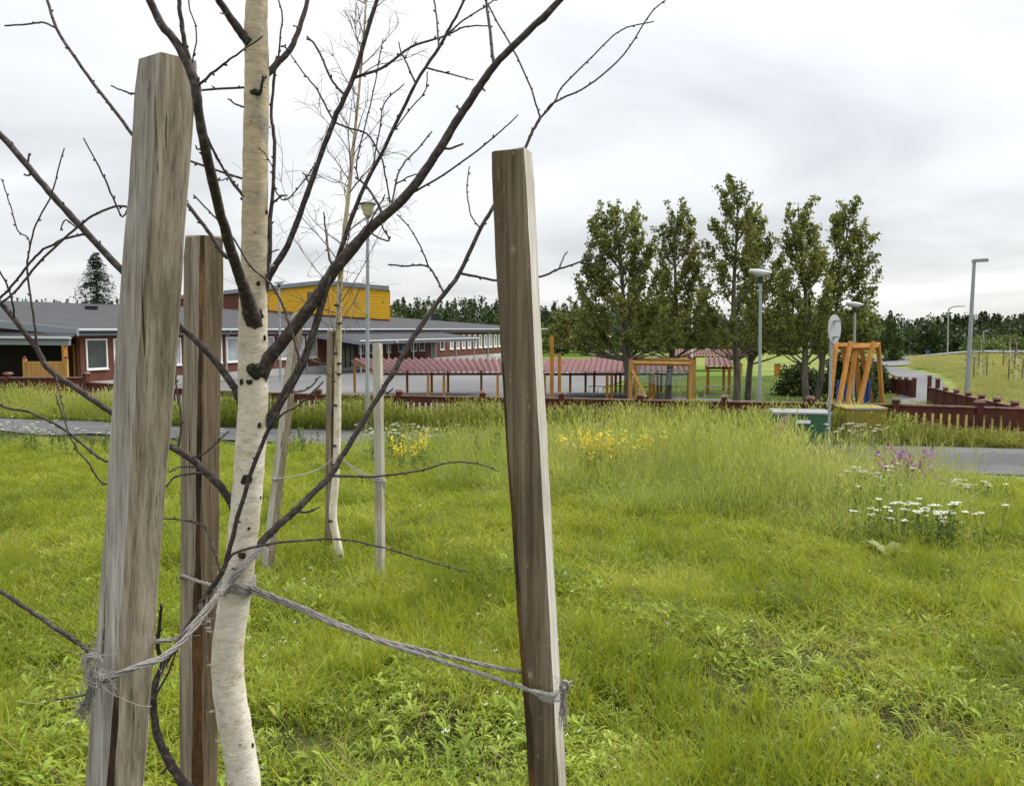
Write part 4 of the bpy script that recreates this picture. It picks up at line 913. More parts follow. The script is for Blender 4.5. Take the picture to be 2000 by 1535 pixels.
near_stake((397, 462), 1.92, (389, 1535), 1.92, .067, 40, 0, lambda q: .10 + .16 * sst(.75, .45, q), (BROWN, DARK, BROWN), 'shorter dark stake with orange bark strip behind the grey stake', [(378, 790, 1.875, .012), (402, 1215, 1.875, .02)], 2)
near_stake((1001, 294), 1.68, (1066, 1535), 1.68, .073, 73, 3, lambda q: .06 + .24 * sst(.85, .35, q), (MID, MID, GREY), 'weathered stake with one side coloured as sunlit and dark bark edge', [(1001, 487, 1.645, .011), (1035, 1318, 1.645, .012)], 3, M['sunlit_wood'])  # right face carries its sunlight in the wood colour
M['stake_far'] = wood_mat('stake_far', [(.25, (.13, .105, .075)), (.5, (.23, .19, .14)), (.75, (.33, .29, .23))], (), .6)
M['stake_far_pale'] = wood_mat('stake_far_pale', [(.25, (.30, .28, .22)), (.5, (.42, .40, .34)), (.75, (.52, .50, .45))], (), .6)
sf = [M['stake_far'], M['stake_far'], M['wane'], M['stake_far']]
bA, bB, bC = G(520, 1118), G(646, 1073), G(743, 1141)
stake(U(583, 612, bA[1]), bA, .074, 50, 0, lambda q: .05, [M['stake_far_pale'], M['stake_far'], M['wane'], M['stake_far_pale']], 'leaning thin stake beside the slender far birch', seed=11)
stake(U(651, 646, bB[1]), bB, .085, 50, 0, lambda q: .16, sf, 'upright dark stake close against the slender birch', seed=12)
stake(U(738, 671, bC[1]), bC, .062, 60, 0, lambda q: .04, [M['stake_far_pale']] * 2 + [M['wane'], M['stake_far_pale']], 'pale upright stake standing apart beside the slender birch', seed=13)

# ------------------------------------------------------------------ near birch
TRK = [(505, -60, 38), (502, 0, 40), (500, 60, 43), (502, 130, 45), (501, 200, 46), (499, 300, 47), (498, 400, 48), (497, 500, 50), (495, 580, 53), (494, 640, 55), (494, 720, 56), (494, 800, 57), (489, 880, 58), (483, 960, 58), (474, 1050, 58), (466, 1120, 58), (457, 1180, 61), (445, 1270, 61), (448, 1350, 63), (463, 1440, 64), (477, 1530, 64), (486, 1640, 68), (490, 1800, 74), (490, 2000, 84), (488, 2190, 100)]
DB = 1.60
tpt = np.array([U(x, y, DB) for x, y, w in TRK]); trd = np.array([w / 2 * DB / F for x, y, w in TRK])
Ph = catmull(tpt, 6); Rh = np.interp(np.linspace(0, len(trd) - 1, len(Ph)), np.arange(len(trd)), trd)
rngb = np.random.default_rng(9); Rh = Rh * (1 + .018 * np.sin(np.arange(len(Rh)) * 1.7) + rngb.normal(0, .008, len(Rh)))
gb = Ph[-1].copy(); gb[2] = float(H(gb[0], gb[1]))
bt = thing('birch_tree', 'bare white barked birch tied between three stakes', 'tree', gb)
part('trunk', *tube(Ph[::-1], Rh[::-1], 20), M['birch'], bt, smooth=True)
def knot(px, py, wpx, hpx, D=None):
    D = D or DB; c = U(px, py, D); i = np.argmin(np.abs(Ph[:, 2] - c[2])); ax = Ph[i]; rad = Rh[i]; s = D / F
    dx = np.clip((c[0] - ax[0]) / rad, -.98, .98); dy = -math.sqrt(1 - dx * dx); nr = np.array([dx, dy, 0]); tg = np.array([-dy, dx, 0]) * np.sign(-dy)
    c = ax + nr * rad * .99; c[2] = U(px, py, D)[2]; rng = np.random.default_rng(int(px * 7 + py)); V, Fc = [], []; n = 14
    for k, (rr, hh) in enumerate(((1, 0), (.8, .5), (.4, .8))):
        for j in range(n):
            a_ = 2 * math.pi * j / n; jit = rng.uniform(.7, 1.2); V.append(c + tg * math.cos(a_) * wpx * s / 2 * rr * jit + np.array([0, 0, 1]) * math.sin(a_) * hpx * s / 2 * rr * jit + nr * (hh * .004 * rng.uniform(.6, 1.3) - (.004 if k == 0 else 0)))
    V.append(c + nr * .003)
    for k in range(2):
        for j in range(n): m = (j + 1) % n; Fc.append((k * n + j, k * n + m, (k + 1) * n + m, (k + 1) * n + j))
    for j in range(n): Fc.append((2 * n + j, 2 * n + (j + 1) % n, 3 * n))
    part('bark_knot', np.array(V), Fc, M['lichen'], bt, smooth=True)
for a_ in [(507, 187, 24, 14), (511, 555, 10, 13), (500, 612, 42, 30), (480, 745, 12, 16), (496, 744, 15, 13), (508, 724, 40, 34), (513, 828, 9, 14), (491, 931, 24, 26), (482, 1077, 18, 17), (494, 1026, 7, 8), (512, 970, 6, 9), (488, 88, 24, 22), (524, 415, 9, 9), (424, 1377, 4, 5), (478, 1440, 4, 3), (476, 390, 4, 7), (497, 1452, 6, 14), (470, 1102, 20, 8), (520, 660, 5, 12)]: knot(*a_)
fl_, rr_ = [], random.Random(4)                                    # peeling flakes of bark
for px, py in [(412, 1215), (411, 1228), (413, 1236), (414, 1300), (418, 1390), (430, 1450), (444, 1510), (446, 1525), (497, 1440), (499, 1462), (505, 1480), (509, 1500), (470, 1185), (474, 350), (527, 520), (522, 250), (478, 230), (518, 700)]:
    p = U(px, py, DB - .012); d = np.array([rr_.uniform(-1, 1) * .004, -.006, rr_.uniform(-.004, .004)]); e = np.array([.010 * (1 if px > 460 else -1), -.002, rr_.uniform(-.002, .006)])
    fl_.append((np.array([p, p + e, p + e + [0, -.001, .003], p + [0, 0, .006]]), [(0, 1, 2, 3)]))
fine(part('bark_flakes', *join(fl_), pm('bark_flake', two((.70, .66, .58)), 60), bt))

def limbpath(pts, D0, D1):
    pts = np.array(pts, float); pts[:, 2] *= .87; L = np.r_[0, np.cumsum(np.hypot(*np.diff(pts[:, :2], axis=0).T))]; q = L / L[-1]
    Dd = D0 + (D1 - D0) * (q if D1 != 1.10 else np.interp(q, [0, .45, .6, 1], [0, .80, .92, 1])); return np.array([U(x, y, d) for (x, y), d in zip(pts[:, :2], Dd)]), pts[:, 2] / 2 * Dd / F
def budded(P, r, rng, every=.035, bud=1.0):
    """tube with nodes and buds"""
    ms = [tube(P, r, 7)]; L = np.r_[0, np.cumsum(np.linalg.norm(np.diff(P, axis=0), axis=1))]; s = every * .6
    while s < L[-1] - .004:
        c = np.array([np.interp(s, L, P[:, k]) for k in range(3)]); rr = np.interp(s, L, r); i = min(np.searchsorted(L, s), len(P) - 1); T = P[i] - P[i - 1]; T /= np.linalg.norm(T) + 1e-9
        o_ = np.cross(T, rng.normal(size=3)); o_ /= np.linalg.norm(o_) + 1e-9
        if rr < .0075 or rng.uniform() < .35:
            l = rng.uniform(.004, .010) * bud * .85; d = T * .75 + o_ * .65; b0 = c + o_ * rr * .7
            ms.append(tube(np.array([b0, b0 + d * l * .45, b0 + d * l]), [.0013, .0019, .0003], 5))
        s += every * rng.uniform(.5, 1.5)
    return join(ms)
LIMB = {}
def limb(pts, D0, D1, subs=(), seed=0):
    rng = np.random.default_rng(1000 + seed); P0, r0 = limbpath(pts, D0, D1); P = catmull(P0, 5); r = np.interp(np.linspace(0, len(r0) - 1, len(P)), np.arange(len(r0)), r0)
    P[1:-1] += rng.normal(0, .0005, (len(P) - 2, 3)); r = r * (1 + rng.normal(0, .035, len(r)))
    o = part('limb', *budded(P, r, rng, .05), M['twig'], bt, smooth=True)
    allP = P.copy()
    for sp in subs:
        D1s = None
        if isinstance(sp, tuple): sp, D1s = sp
        xx, yy = proj(allP); j = np.argmin((xx - sp[0][0]) ** 2 + (yy - sp[0][1]) ** 2); Da = allP[j][1]
        Q0, q0 = limbpath(sp, Da, D1s if D1s else Da + rng.uniform(-.12, .12)); Q0[0] = allP[j]
        Q = catmull(Q0, 5); qr = np.interp(np.linspace(0, len(q0) - 1, len(Q)), np.arange(len(q0)), q0); Q[1:] += rng.normal(0, .0004, (len(Q) - 1, 3)); allP = np.vstack([allP, Q])
        qr = np.maximum(qr * .88, .0010)
        part('twig', *budded(Q, qr, rng, .032, .9), M['twig'], o, smooth=True)
    return o
def W(pts, w0, w1): n = len(pts); return [(x, y, w0 + (w1 - w0) * i / (n - 1)) for i, (x, y) in enumerate(pts)]
limb([(499, 640, 46), (478, 570, 27), (462, 522, 24), (432, 424, 22), (405, 310, 22), (388, 220, 21), (380, 160, 22), (352, 96, 20), (315, 46, 18), (286, -14, 16), (262, -70, 14)], 1.60, 1.10,
     [W([(378, 150), (362, 90), (354, 40), (348, -20)], 13, 10), W([(384, 165), (430, 131), (462, 108), (513, 73)], 7, 4), W([(392, 240), (415, 290), (446, 345), (476, 384)], 5, 4), W([(414, 355), (440, 350), (461, 343)], 4, 2.5), W([(390, 130), (384, 70), (370, 10), (368, -20)], 4, 3),
      (W([(455, 500), (437, 497), (405, 450), (366, 399), (310, 325), (258, 262), (215, 205), (160, 132), (110, 55), (88, -15)], 11, 7), 1.56), W([(110, 55), (85, 45), (60, 47), (8, 50)], 5, 4), W([(400, 300), (386, 292), (382, 284)], 5, 3)], 1)
limb([(500, 102, 24), (470, 62, 20), (447, 30, 17), (418, -15, 15), (395, -60, 13)], 1.605, 1.5, [W([(448, 32), (438, 28), (430, 26)], 5, 3)], 2)
limb([(508, 162, 17), (543, 122, 14), (565, 100, 13), (585, 55, 11), (604, -12, 9), (615, -60, 8)], 1.60, 1.66, [W([(540, 122), (547, 80), (551, 30), (540, -10)], 5, 3.5), W([(560, 100), (556, 92), (550, 90)], 5, 3), W([(590, 50), (577, 52)], 4, 3)], 3)
limb([(506, 575, 12), (526, 510, 10), (528, 430, 10), (535, 350, 8), (535, 262, 8), (530, 228, 7), (536, 150, 6), (541, 110, 5)], 1.60, 1.63, [W([(534, 350), (540, 376), (560, 390), (600, 345), (612, 325)], 4, 3), W([(538, 395), (550, 384), (562, 382)], 6, 3), W([(533, 330), (520, 305), (505, 288)], 3, 2.5), W([(530, 500), (545, 487)], 4, 3)], 4)
limb([(508, 590, 20), (528, 536, 16), (562, 480, 14), (600, 380, 13), (628, 300, 12), (652, 238, 12), (690, 153, 11), (715, 70, 10), (740, -12, 9), (752, -60, 8)], 1.605, 1.50,
     [(W([(692, 154), (746, 133), (803, 92), (861, 74), (910, 53), (963, 51)], 8, 3)), W([(664, 189), (650, 160), (635, 127), (618, 92), (600, 72)], 6, 5), W([(653, 236), (619, 176), (590, 140), (568, 107)], 5, 3),
      W([(655, 238), (680, 250), (717, 262), (735, 290), (746, 312), (754, 350), (762, 398)], 5, 4), W([(606, 360), (598, 347), (596, 343)], 6, 4), W([(610, 350), (590, 338)], 4, 3), W([(722, 50), (716, 60), (712, 72)], 5, 3)], 5)
limb([(500, 742, 52), (525, 700, 32), (552, 668, 29), (590, 620, 28), (625, 572, 28), (652, 530, 27), (720, 450, 23), (792, 384, 21), (850, 305, 19), (890, 240, 18), (930, 180, 17), (965, 130, 16), (1030, 65, 15), (1106, -12, 14), (1160, -70, 12)], 1.602, 1.36,
     [W([(964, 124), (958, 70), (952, 20), (946, -20)], 9, 6), W([(858, 292), (880, 290), (905, 281)], 7, 5), W([(742, 426), (736, 394), (715, 364), (695, 347)], 8, 5), W([(700, 350), (697, 318), (712, 250), (730, 176), (748, 76)], 4, 3),
      W([(797, 383), (853, 350), (935, 293), (980, 255), (1012, 225)], 6, 3), W([(762, 398), (775, 350), (790, 318), (808, 300), (843, 258)], 5, 4), W([(770, 360), (800, 345), (822, 338)], 4, 3), W([(718, 460), (735, 462), (760, 470), (745, 440)], 5, 4), W([(905, 220), (896, 212), (892, 208)], 6, 4), W([(935, 175), (948, 178)], 6, 4), W([(650, 525), (643, 500), (637, 455), (632, 415)], 7, 4)], 6)
limb([(512, 838, 20), (540, 795, 17), (562, 758, 17), (600, 685, 16), (622, 615, 14), (640, 560, 13), (664, 492, 11), (705, 381, 9), (762, 267, 8), (812, 164, 7), (857, 94, 7), (884, 45, 6), (912, -8, 5), (935, -60, 4)], 1.605, 1.44,
     [W([(812, 164), (795, 125), (785, 105), (778, 82)], 5, 3), W([(857, 94), (852, 30), (846, -12)], 5, 4), W([(837, 140), (880, 145), (925, 157)], 5, 3), W([(870, 70), (905, 40), (945, 15), (975, -5)], 5, 3), W([(762, 267), (800, 215), (830, 180), (835, 140)], 3.5, 3), W([(730, 330), (742, 250), (752, 200), (790, 165)], 4, 3), W([(664, 492), (700, 470), (742, 400), (752, 380)], 5, 3), W([(582, 715), (600, 700), (612, 690)], 5, 4)], 7)
limb([(482, 1092, 20), (520, 1050, 17), (548, 1022, 17), (577, 998, 16), (612, 962, 15), (646, 929, 14), (666, 893, 13), (684, 867, 13), (734, 783, 12), (770, 725, 12), (800, 671, 12), (848, 600, 11), (898, 533, 10), (939, 447, 9), (963, 406, 9), (1000, 345, 8), (1027, 287, 7), (1040, 258, 7), (1055, 231, 7)], 1.600, 1.90,
     [W([(1055, 231), (1083, 200), (1098, 170), (1150, 118), (1212, 60), (1277, 42)], 5.5, 3), W([(1060, 225), (1083, 200), (1148, 168), (1218, 108), (1270, 28), (1301, 0)], 5.5, 3), W([(1055, 231), (1047, 205), (1035, 168), (1004, 100), (975, 50), (942, -10)], 5, 4), W([(898, 533), (930, 540), (975, 548), (1057, 540), (1085, 528), (1130, 513), (1190, 490), (1240, 440)], 7, 4), W([(1090, 528), (1102, 500), (1108, 492)], 5, 3), W([(1130, 513), (1180, 515)], 4, 2.5),
      W([(867, 568), (850, 540), (832, 519), (790, 520), (758, 517)], 6, 4), W([(836, 524), (825, 490), (816, 472), (800, 445), (775, 418)], 4, 3), W([(939, 447), (920, 420), (912, 370), (917, 325)], 4, 3), W([(646, 929), (690, 930), (740, 930), (815, 920), (880, 903), (930, 905), (975, 920)], 8, 2.5), W([(577, 998), (600, 1000), (625, 990)], 8, 4), W([(745, 762), (755, 768), (768, 759)], 5, 4)], 8)
limb([(470, 1560, 24), (380, 1545, 23), (345, 1510, 22), (318, 1460, 20), (303, 1410, 18), (300, 1355, 17), (318, 1300, 15), (365, 1228, 14), (400, 1168, 13), (432, 1120, 12), (447, 1080, 11), (470, 990, 10), (505, 885, 10), (545, 800, 9), (590, 722, 9), (603, 690, 7), (630, 605, 6), (645, 540, 5)], 1.56, 1.40,
     [W([(442, 1098), (462, 1078), (530, 1062), (590, 1056), (650, 1052), (720, 1062), (800, 1085), (860, 1102), (920, 1118)], 8, 3), W([(430, 1125), (415, 1065), (398, 1028), (360, 1016), (320, 1012)], 7, 4), W([(591, 722), (578, 677), (563, 628), (546, 582), (525, 551), (490, 520), (452, 460), (415, 420), (378, 381)], 7, 4), W([(560, 775), (600, 760), (625, 735)], 6, 4), W([(520, 850), (550, 810), (585, 790), (632, 745)], 6, 4),
      W([(316, 1300), (308, 1260), (312, 1220), (315, 1180)], 12, 8), W([(304, 1370), (330, 1310), (345, 1270), (362, 1230)], 6, 4), W([(330, 1490), (318, 1508), (312, 1510)], 8, 4), W([(365, 1228), (385, 1212), (400, 1212)], 5, 3), (W([(303, 1360), (240, 1330), (180, 1275), (90, 1214), (40, 1180), (-20, 1140)], 13, 11), 1.5)], 9)
limb([(482, 812, 20), (462, 768, 17), (448, 742, 16), (400, 682, 15), (345, 630, 15), (290, 578, 15), (235, 525, 15), (155, 440, 15), (105, 385, 14), (55, 325, 14), (-12, 250, 13), (-60, 195, 12)], 1.605, 1.47,
     [W([(172, 468), (128, 466), (100, 480), (80, 491), (52, 521), (26, 555), (-10, 592)], 6, 6), W([(58, 328), (55, 315), (57, 300)], 7, 4), W([(65, 342), (55, 343), (48, 340)], 6, 3), (W([(240, 530), (300, 450), (245, 404), (190, 417), (150, 445), (110, 480), (70, 520), (30, 570), (-10, 600)], 6, 6), 1.5), W([(150, 440), (128, 430), (118, 450)], 4, 3)], 10)
limb([(462, 1000, 22), (440, 962, 19), (420, 938, 18), (372, 895, 17), (330, 870, 16), (270, 838, 15), (215, 803, 14), (160, 765, 14), (100, 725, 13), (72, 682, 12), (45, 645, 12), (0, 590, 11), (-40, 545, 10)], 1.605, 1.50,
     [W([(72, 680), (66, 619), (59, 578), (53, 525), (57, 489), (70, 440), (101, 378), (112, 336), (126, 290)], 6, 3), W([(28, 625), (22, 580), (8, 545), (-8, 520)], 5, 4), W([(80, 490), (55, 465), (35, 450), (20, 400), (3, 350)], 4, 3), W([(330, 870), (260, 910), (205, 945), (170, 900), (150, 878), (125, 820), (108, 770)], 6, 3), W([(270, 838), (240, 880), (205, 900), (130, 842), (60, 806), (15, 797), (-10, 785)], 7, 6), W([(390, 912), (352, 912), (330, 922)], 5, 4), W([(400, 915), (345, 930), (325, 950)], 6, 5), W([(372, 895), (400, 885), (425, 862), (447, 842)], 5, 3), W([(350, 880), (354, 820), (345, 760), (343, 700)], 6, 4), W([(110, 730), (118, 780), (130, 820)], 4, 3)], 11)
limb([(480, 390, 8), (430, 320, 5), (402, 262, 4)], 1.60, 1.62, [], 12)
limb([(478, 210, 5), (462, 205, 4), (445, 193, 3)], 1.60, 1.6, [], 14)
limb([(507, 185, 8), (512, 165, 6), (514, 148, 5)], 1.575, 1.55, [W([(513, 157), (519, 150)], 5, 4)], 15)
limb([(475, 350, 5), (300, 305, 5), (245, 420, 4), (225, 395, 4), (200, 340, 4), (163, 270, 3)], 1.60, 1.45, [], 16)
limb([(499, 170, 5), (330, 180, 5), (266, 184, 5), (240, 178, 4), (216, 168, 3)], 1.62, 1.5, [], 17)
limb([(303, 1365, 6), (200, 1345, 6), (160, 1358, 5), (108, 1366, 4)], 1.5, 1.46, [], 18)
print('birch done')

# ------------------------------------------------------------------ ropes
def rope(P, r, strands, rng, twist=60, name='rope', par=None, mat='rope', fuzz=0, loose=1.0):
    P = catmull(np.array(P), 10); L = np.r_[0, np.cumsum(np.linalg.norm(np.diff(P, axis=0), axis=1))]; n = max(12, int(L[-1] / .005)); s = np.linspace(0, L[-1], n)
    Pc = np.stack([np.interp(s, L, P[:, k]) for k in range(3)], 1); T = np.gradient(Pc, axis=0); T /= np.linalg.norm(T, axis=1, keepdims=True)
    u = np.cross(T, [.3, .2, .93]); u /= np.linalg.norm(u, axis=1, keepdims=True); w = np.cross(T, u); ms = []
    for k in range(strands):
        ph = 2 * math.pi * k / strands + s * twist + .5 * np.sin(s * 37 + k); q = r * .58 * loose * (1 + .25 * np.sin(s * 23 + k * 2.1))
        C = Pc + (u * np.cos(ph)[:, None] + w * np.sin(ph)[:, None]) * q[:, None]; ms.append(tube(C, r * (.62 if strands < 4 else .42), 5))
    o = part(name, *join(ms), M[mat], par)
    if fuzz:
        fs = []
        for _ in range(fuzz):
            i = rng.integers(2, n - 3); d = T[i] * rng.choice([-1, 1]) * rng.uniform(.4, 1) + rng.normal(0, .7, 3); l = rng.uniform(.008, .03); c = Pc[i]
            fs.append(tube(np.array([c, c + d * l * .5 + rng.normal(0, .002, 3), c + d * l + [0, 0, -.004]]), .00035, 3))
        fine(part('loose_fibres', *join(fs), M['fibre'], o))
    return o
rr = np.random.default_rng(12)
RT = U(455, 1140, DB); ri = np.argmin(np.abs(Ph[:, 2] - RT[2])); rc, rrad = Ph[ri], Rh[ri] + .003
def around(a0, a1, zoff=0., n=9, c=rc, r=rrad): return [c + np.array([r * math.cos(a_), r * math.sin(a_), zoff + .006 * math.sin(3 * a_)]) for a_ in np.linspace(a0, a1, n)]
def UU(px, py, D): return U(px, py, D + .142 * min(1, max(0, (1.50 - D) / .32)))
# to the grey stake
t = thing('tie_rope', 'frayed grey rope from the birch to the thick grey stake', 'rope', UU(185, 1330, 1.2), 'ropes tying the birch to its stakes')
ks = UU(186, 1325, 1.16)
tk = np.array([-.006, 0, 0])
rope([rc + [.028, .0, .028], rc + [.0, -.036, .012], UU(440, 1140, 1.52), UU(405, 1190, 1.40), UU(360, 1248, 1.28), UU(318, 1283, 1.185), UU(298, 1292, 1.160), UU(262, 1304, 1.142), UU(228, 1318, 1.140), UU(205, 1328, 1.148), ks], .0048, 6, rr, 25, 'rope', t, 'rope', 60, 1.25)
rope([rc + [.02, -.024, .05], UU(450, 1130, 1.53), UU(415, 1172, 1.43), UU(372, 1222, 1.32), UU(345, 1247, 1.30), UU(308, 1252, 1.27), UU(300, 1255, 1.275), UU(280, 1270, 1.29)], .0040, 4, rr, 40, 'rope', t, 'rope', 30)
rope([UU(512, 1068, 1.575), UU(490, 1090, 1.55), UU(470, 1112, 1.53), UU(445, 1138, 1.52), UU(425, 1160, 1.47)], .0055, 9, rr, 8, 'rope', t, 'rope', 60, 1.5)
lp = [ks, UU(175, 1312, 1.15), UU(168, 1292, 1.148), UU(176, 1279, 1.146), UU(188, 1281, 1.146), UU(194, 1300, 1.148), UU(192, 1320, 1.15), UU(178, 1332, 1.15)]
rope(lp, .0052, 7, rr, 18, 'knot', t, 'fibre', 60, 1.2)
rope([UU(170, 1322, 1.155), UU(182, 1336, 1.142), UU(198, 1334, 1.138), UU(196, 1320, 1.142), UU(180, 1318, 1.15)], .0048, 5, rr, 30, 'knot', t, 'rope', 30)
fz = []
for k in range(85):
    sx_ = 182 + rr.uniform(-7, 7); ex = 158 + rr.uniform(-17, 15); ey = 1405 + rr.uniform(-45, 18); dd = 1.15 + rr.uniform(-.01, .01)
    fz.append(tube(catmull(np.array([UU(sx_, 1334, dd), UU(sx_ - 4 + rr.uniform(-3, 3), 1352, dd), UU((sx_ + ex) / 2 + rr.uniform(-6, 6), 1375, dd), UU(ex, ey, dd)]), 3), .0006, 3))
fine(part('frayed_end', *join(fz), M['rope'], t))
fz = []
for k in range(55):
    q = rr.uniform(0, 1); c = UU(178 + rr.normal(0, 9), 1298 + rr.normal(0, 18), 1.145); d = rr.normal(0, .010, 3); d[1] = -abs(d[1]) * .6; e = d + rr.normal(0, .011, 3); fz.append(tube(catmull(np.array([c, c + d, c + d + e * .7]), 3), .0004, 3))
fine(part('loose_fibres', *join(fz), M['fibre'], t))
part('loose_thread', *tube(catmull(np.array([UU(196, 1334, 1.14), UU(215, 1352, 1.132), UU(240, 1364, 1.135), UU(270, 1376, 1.14), UU(296, 1379, 1.155)]), 5), .0008, 4), M['fibre'], t)
# to the bright sided stake
t = thing('tie_rope', 'double grey rope from the birch to the stake with one side coloured as sunlit', 'rope', U(760, 1240, 1.6), 'ropes tying the birch to its stakes')
rope(around(-2.6, -.35, .004) + [U(500, 1150, 1.575), U(560, 1174, 1.59), U(650, 1212, 1.61), U(740, 1248, 1.63), U(850, 1275, 1.655), U(940, 1297, 1.675), U(1024, 1313, 1.69), U(1045, 1318, 1.74)], .0042, 3, rr, 70, 'rope', t, 'rope', 12)
rope(around(-2.4, -.3, -.007) + [U(500, 1157, 1.575), U(560, 1180, 1.59), U(650, 1218, 1.605), U(740, 1252, 1.61), U(830, 1281, 1.625), U(930, 1313, 1.635), U(1018, 1342, 1.635), U(1045, 1351, 1.615), U(1075, 1357, 1.612), U(1094, 1350, 1.63), U(1102, 1343, 1.65)], .0042, 3, rr, 70, 'rope', t, 'rope', 14)
rope([U(1098, 1352, 1.64), U(1096, 1338, 1.632), U(1103, 1330, 1.63), U(1109, 1336, 1.63), U(1106, 1350, 1.636), U(1097, 1354, 1.638)], .0046, 5, rr, 30, 'knot', t, 'fibre', 16)
fz = []
for k in range(60):
    sx_ = 1100 + rr.uniform(-5, 5); ex = 1100 + rr.uniform(-11, 12); ey = 1405 + rr.uniform(-40, 25); dd = 1.63 + rr.uniform(-.006, .004)
    fz.append(tube(catmull(np.array([U(sx_, 1345, dd), U(sx_ + rr.uniform(-3, 3), 1368, dd), U(ex, ey, dd)]), 3), .0005, 3))
for k in range(40):
    x0_ = 1030 + rr.uniform(0, 30); fz.append(tube(catmull(np.array([U(x0_, 1347, 1.612), U(1065 + rr.uniform(-6, 10), 1357 + rr.uniform(-4, 16), 1.606), U(1092 + rr.uniform(-14, 6), 1358 + rr.uniform(-8, 14), 1.615)]), 3), .00045, 3))
fine(part('frayed_end', *join(fz), M['fibre'], t))
# to the short dark stake, and the turns about the trunk
t = thing('tie_rope', 'thin grey rope from the birch to the shorter dark stake', 'rope', U(400, 1140, 1.8), 'ropes tying the birch to its stakes')
rope([U(351, 1128, 1.90), U(356, 1124, 1.865), U(380, 1132, 1.845), U(402, 1139, 1.80), U(425, 1145, 1.70)] + around(math.pi, math.pi * 1.5, .0), .0034, 3, rr, 80, 'rope', t, 'rope', 12)
t = thing('tie_rope', 'dark matted rope wound around the birch trunk', 'rope', rc)
for k in range(4): rope(around(-3.6 + .3 * k, 3.0 + .3 * k, -.010 + .0055 * k, 22), .0036, 3, rr, 70, 'turn', t, 'rope', 30)
# second birch ties
b2 = G(663, 1107)
t = thing('tie_rope', 'pale cord from the slender birch to the leaning thin stake', 'rope', U(590, 920, b2[1]))
part('cord', *tube(catmull(np.array([U(652, 893, b2[1] - .04), U(630, 912, b2[1] - .06), U(590, 927, bA[1] + .05), U(540, 935, bA[1] - .06), U(530, 934, bA[1] - .05)]), 6), .006, 5), M['fibre'], t); part('knot', *lathe(U(536, 935, bA[1] - .06), [(-.02, .012), (0, .02), (.02, .012)], 8), M['fibre'], t)
t = thing('tie_rope', 'pale cords from the slender birch to the pale upright stake', 'rope', U(700, 915, b2[1]))
for k, dy in enumerate((0, 5)): part('cord', *tube(catmull(np.array([U(664, 893, b2[1] - .03), U(690, 912 + dy, b2[1] - .1), U(725, 930 + dy, bC[1] + .02), U(738, 934 + dy, bC[1] - .055), U(748, 933 + dy, bC[1] - .04)]), 6), .0055, 5), M['fibre'], t)
part('knot', *lathe(U(750, 940, bC[1] - .04), [(-.06, .006), (-.02, .014), (0, .02), (.02, .012)], 8), M['fibre'], t)

# ------------------------------------------------------------------ slender far birch and saplings
def fine_tree(t, P, r, nlimb, rng, lmax, mt, q0=.25, twr=.0035, subs=4):
    zs_ = P[:, 2]; o = []
    for k in range(nlimb):
        q = q0 + (1 - q0) * (k + rng.uniform(0, 1)) / nlimb; i = min(int(q * (len(P) - 1)), len(P) - 2); st = P[i]; az = rng.uniform(0, 2 * math.pi); el = R(rng.uniform(28, 62)); L = lmax * (1.1 - .7 * q) * rng.uniform(.5, 1.1)
        d = np.array([math.cos(az) * math.cos(el), math.sin(az) * math.cos(el), math.sin(el)]); pts = [st]
        for j in range(4): d = d + rng.normal(0, .16, 3) + [0, 0, .05]; d /= np.linalg.norm(d); pts.append(pts[-1] + d * L / 4)
        Q = catmull(np.array(pts), 3); ms = [tube(Q, np.linspace(twr * 1.6, twr * .5, len(Q)), 4)]
        for j in range(subs):
            c = Q[rng.integers(3, len(Q) - 1)]; e = d + rng.normal(0, .7, 3); e /= np.linalg.norm(e); l = L * rng.uniform(.2, .55); p2 = [c, c + e * l * .5 + rng.normal(0, .02 * l, 3), c + (e + [0, 0, rng.uniform(-.4, .2)]) * l]; q2 = catmull(np.array(p2), 3)
            ms.append(tube(q2, np.linspace(twr * .8, twr * .38, len(q2)), 3))
            for m_ in range(2):
                c2 = q2[rng.integers(2, len(q2))]; e2 = e + rng.normal(0, .8, 3); e2 /= np.linalg.norm(e2); ms.append(tube(np.array([c2, c2 + e2 * l * .25, c2 + (e2 + [0, 0, -.15]) * l * .5]), [twr * .5, twr * .42, twr * .3], 3))
        part('limb', *join(ms), mt, t)
T2 = [(664, 1118, 19), (664, 1090, 18), (657, 1050, 16), (650, 1005, 16), (655, 940, 15), (659, 850, 14), (660, 750, 13), (661, 650, 13), (664, 560, 11), (672, 460, 9), (681, 380, 8), (688, 310, 7), (700, 190, 5), (709, 90, 4), (716, -10, 3), (722, -90, 2.5)]
D2 = b2[1]; P2 = np.array([U(x, y, D2) for x, y, w in T2]); P2[0][2] = b2[2] - .1; r2 = np.array([w / 2 * D2 / F for _, _, w in T2])
t = thing('birch_tree', 'slender bare birch with fine twigs between three thin stakes', 'tree', b2)
C2 = catmull(P2, 5); part('trunk', *tube(C2, np.interp(np.linspace(0, 15, len(C2)), np.arange(16), r2), 12), birch_mat('slender_birch_bark'), t, smooth=True)
rng2 = np.random.default_rng(23); fine_tree(t, C2, None, 44, rng2, 1.2, M['twig_far'], .40, .0034, 6)
for px, py in [(653, 797), (660, 712), (655, 870), (664, 640), (652, 735), (659, 905), (662, 1085), (651, 1015), (661, 690), (665, 600)]:
    c = U(px, py, D2); i = np.argmin(np.abs(C2[:, 2] - c[2])); c = C2[i] + [(-.4 if px % 2 else .4) * .04, -.036, 0]; part('bark_knot', *lathe(c - [0, 0, .012], [(0, .008), (.006, .022), (.016, .02), (.022, .006)], 8), M['lichen'], t)
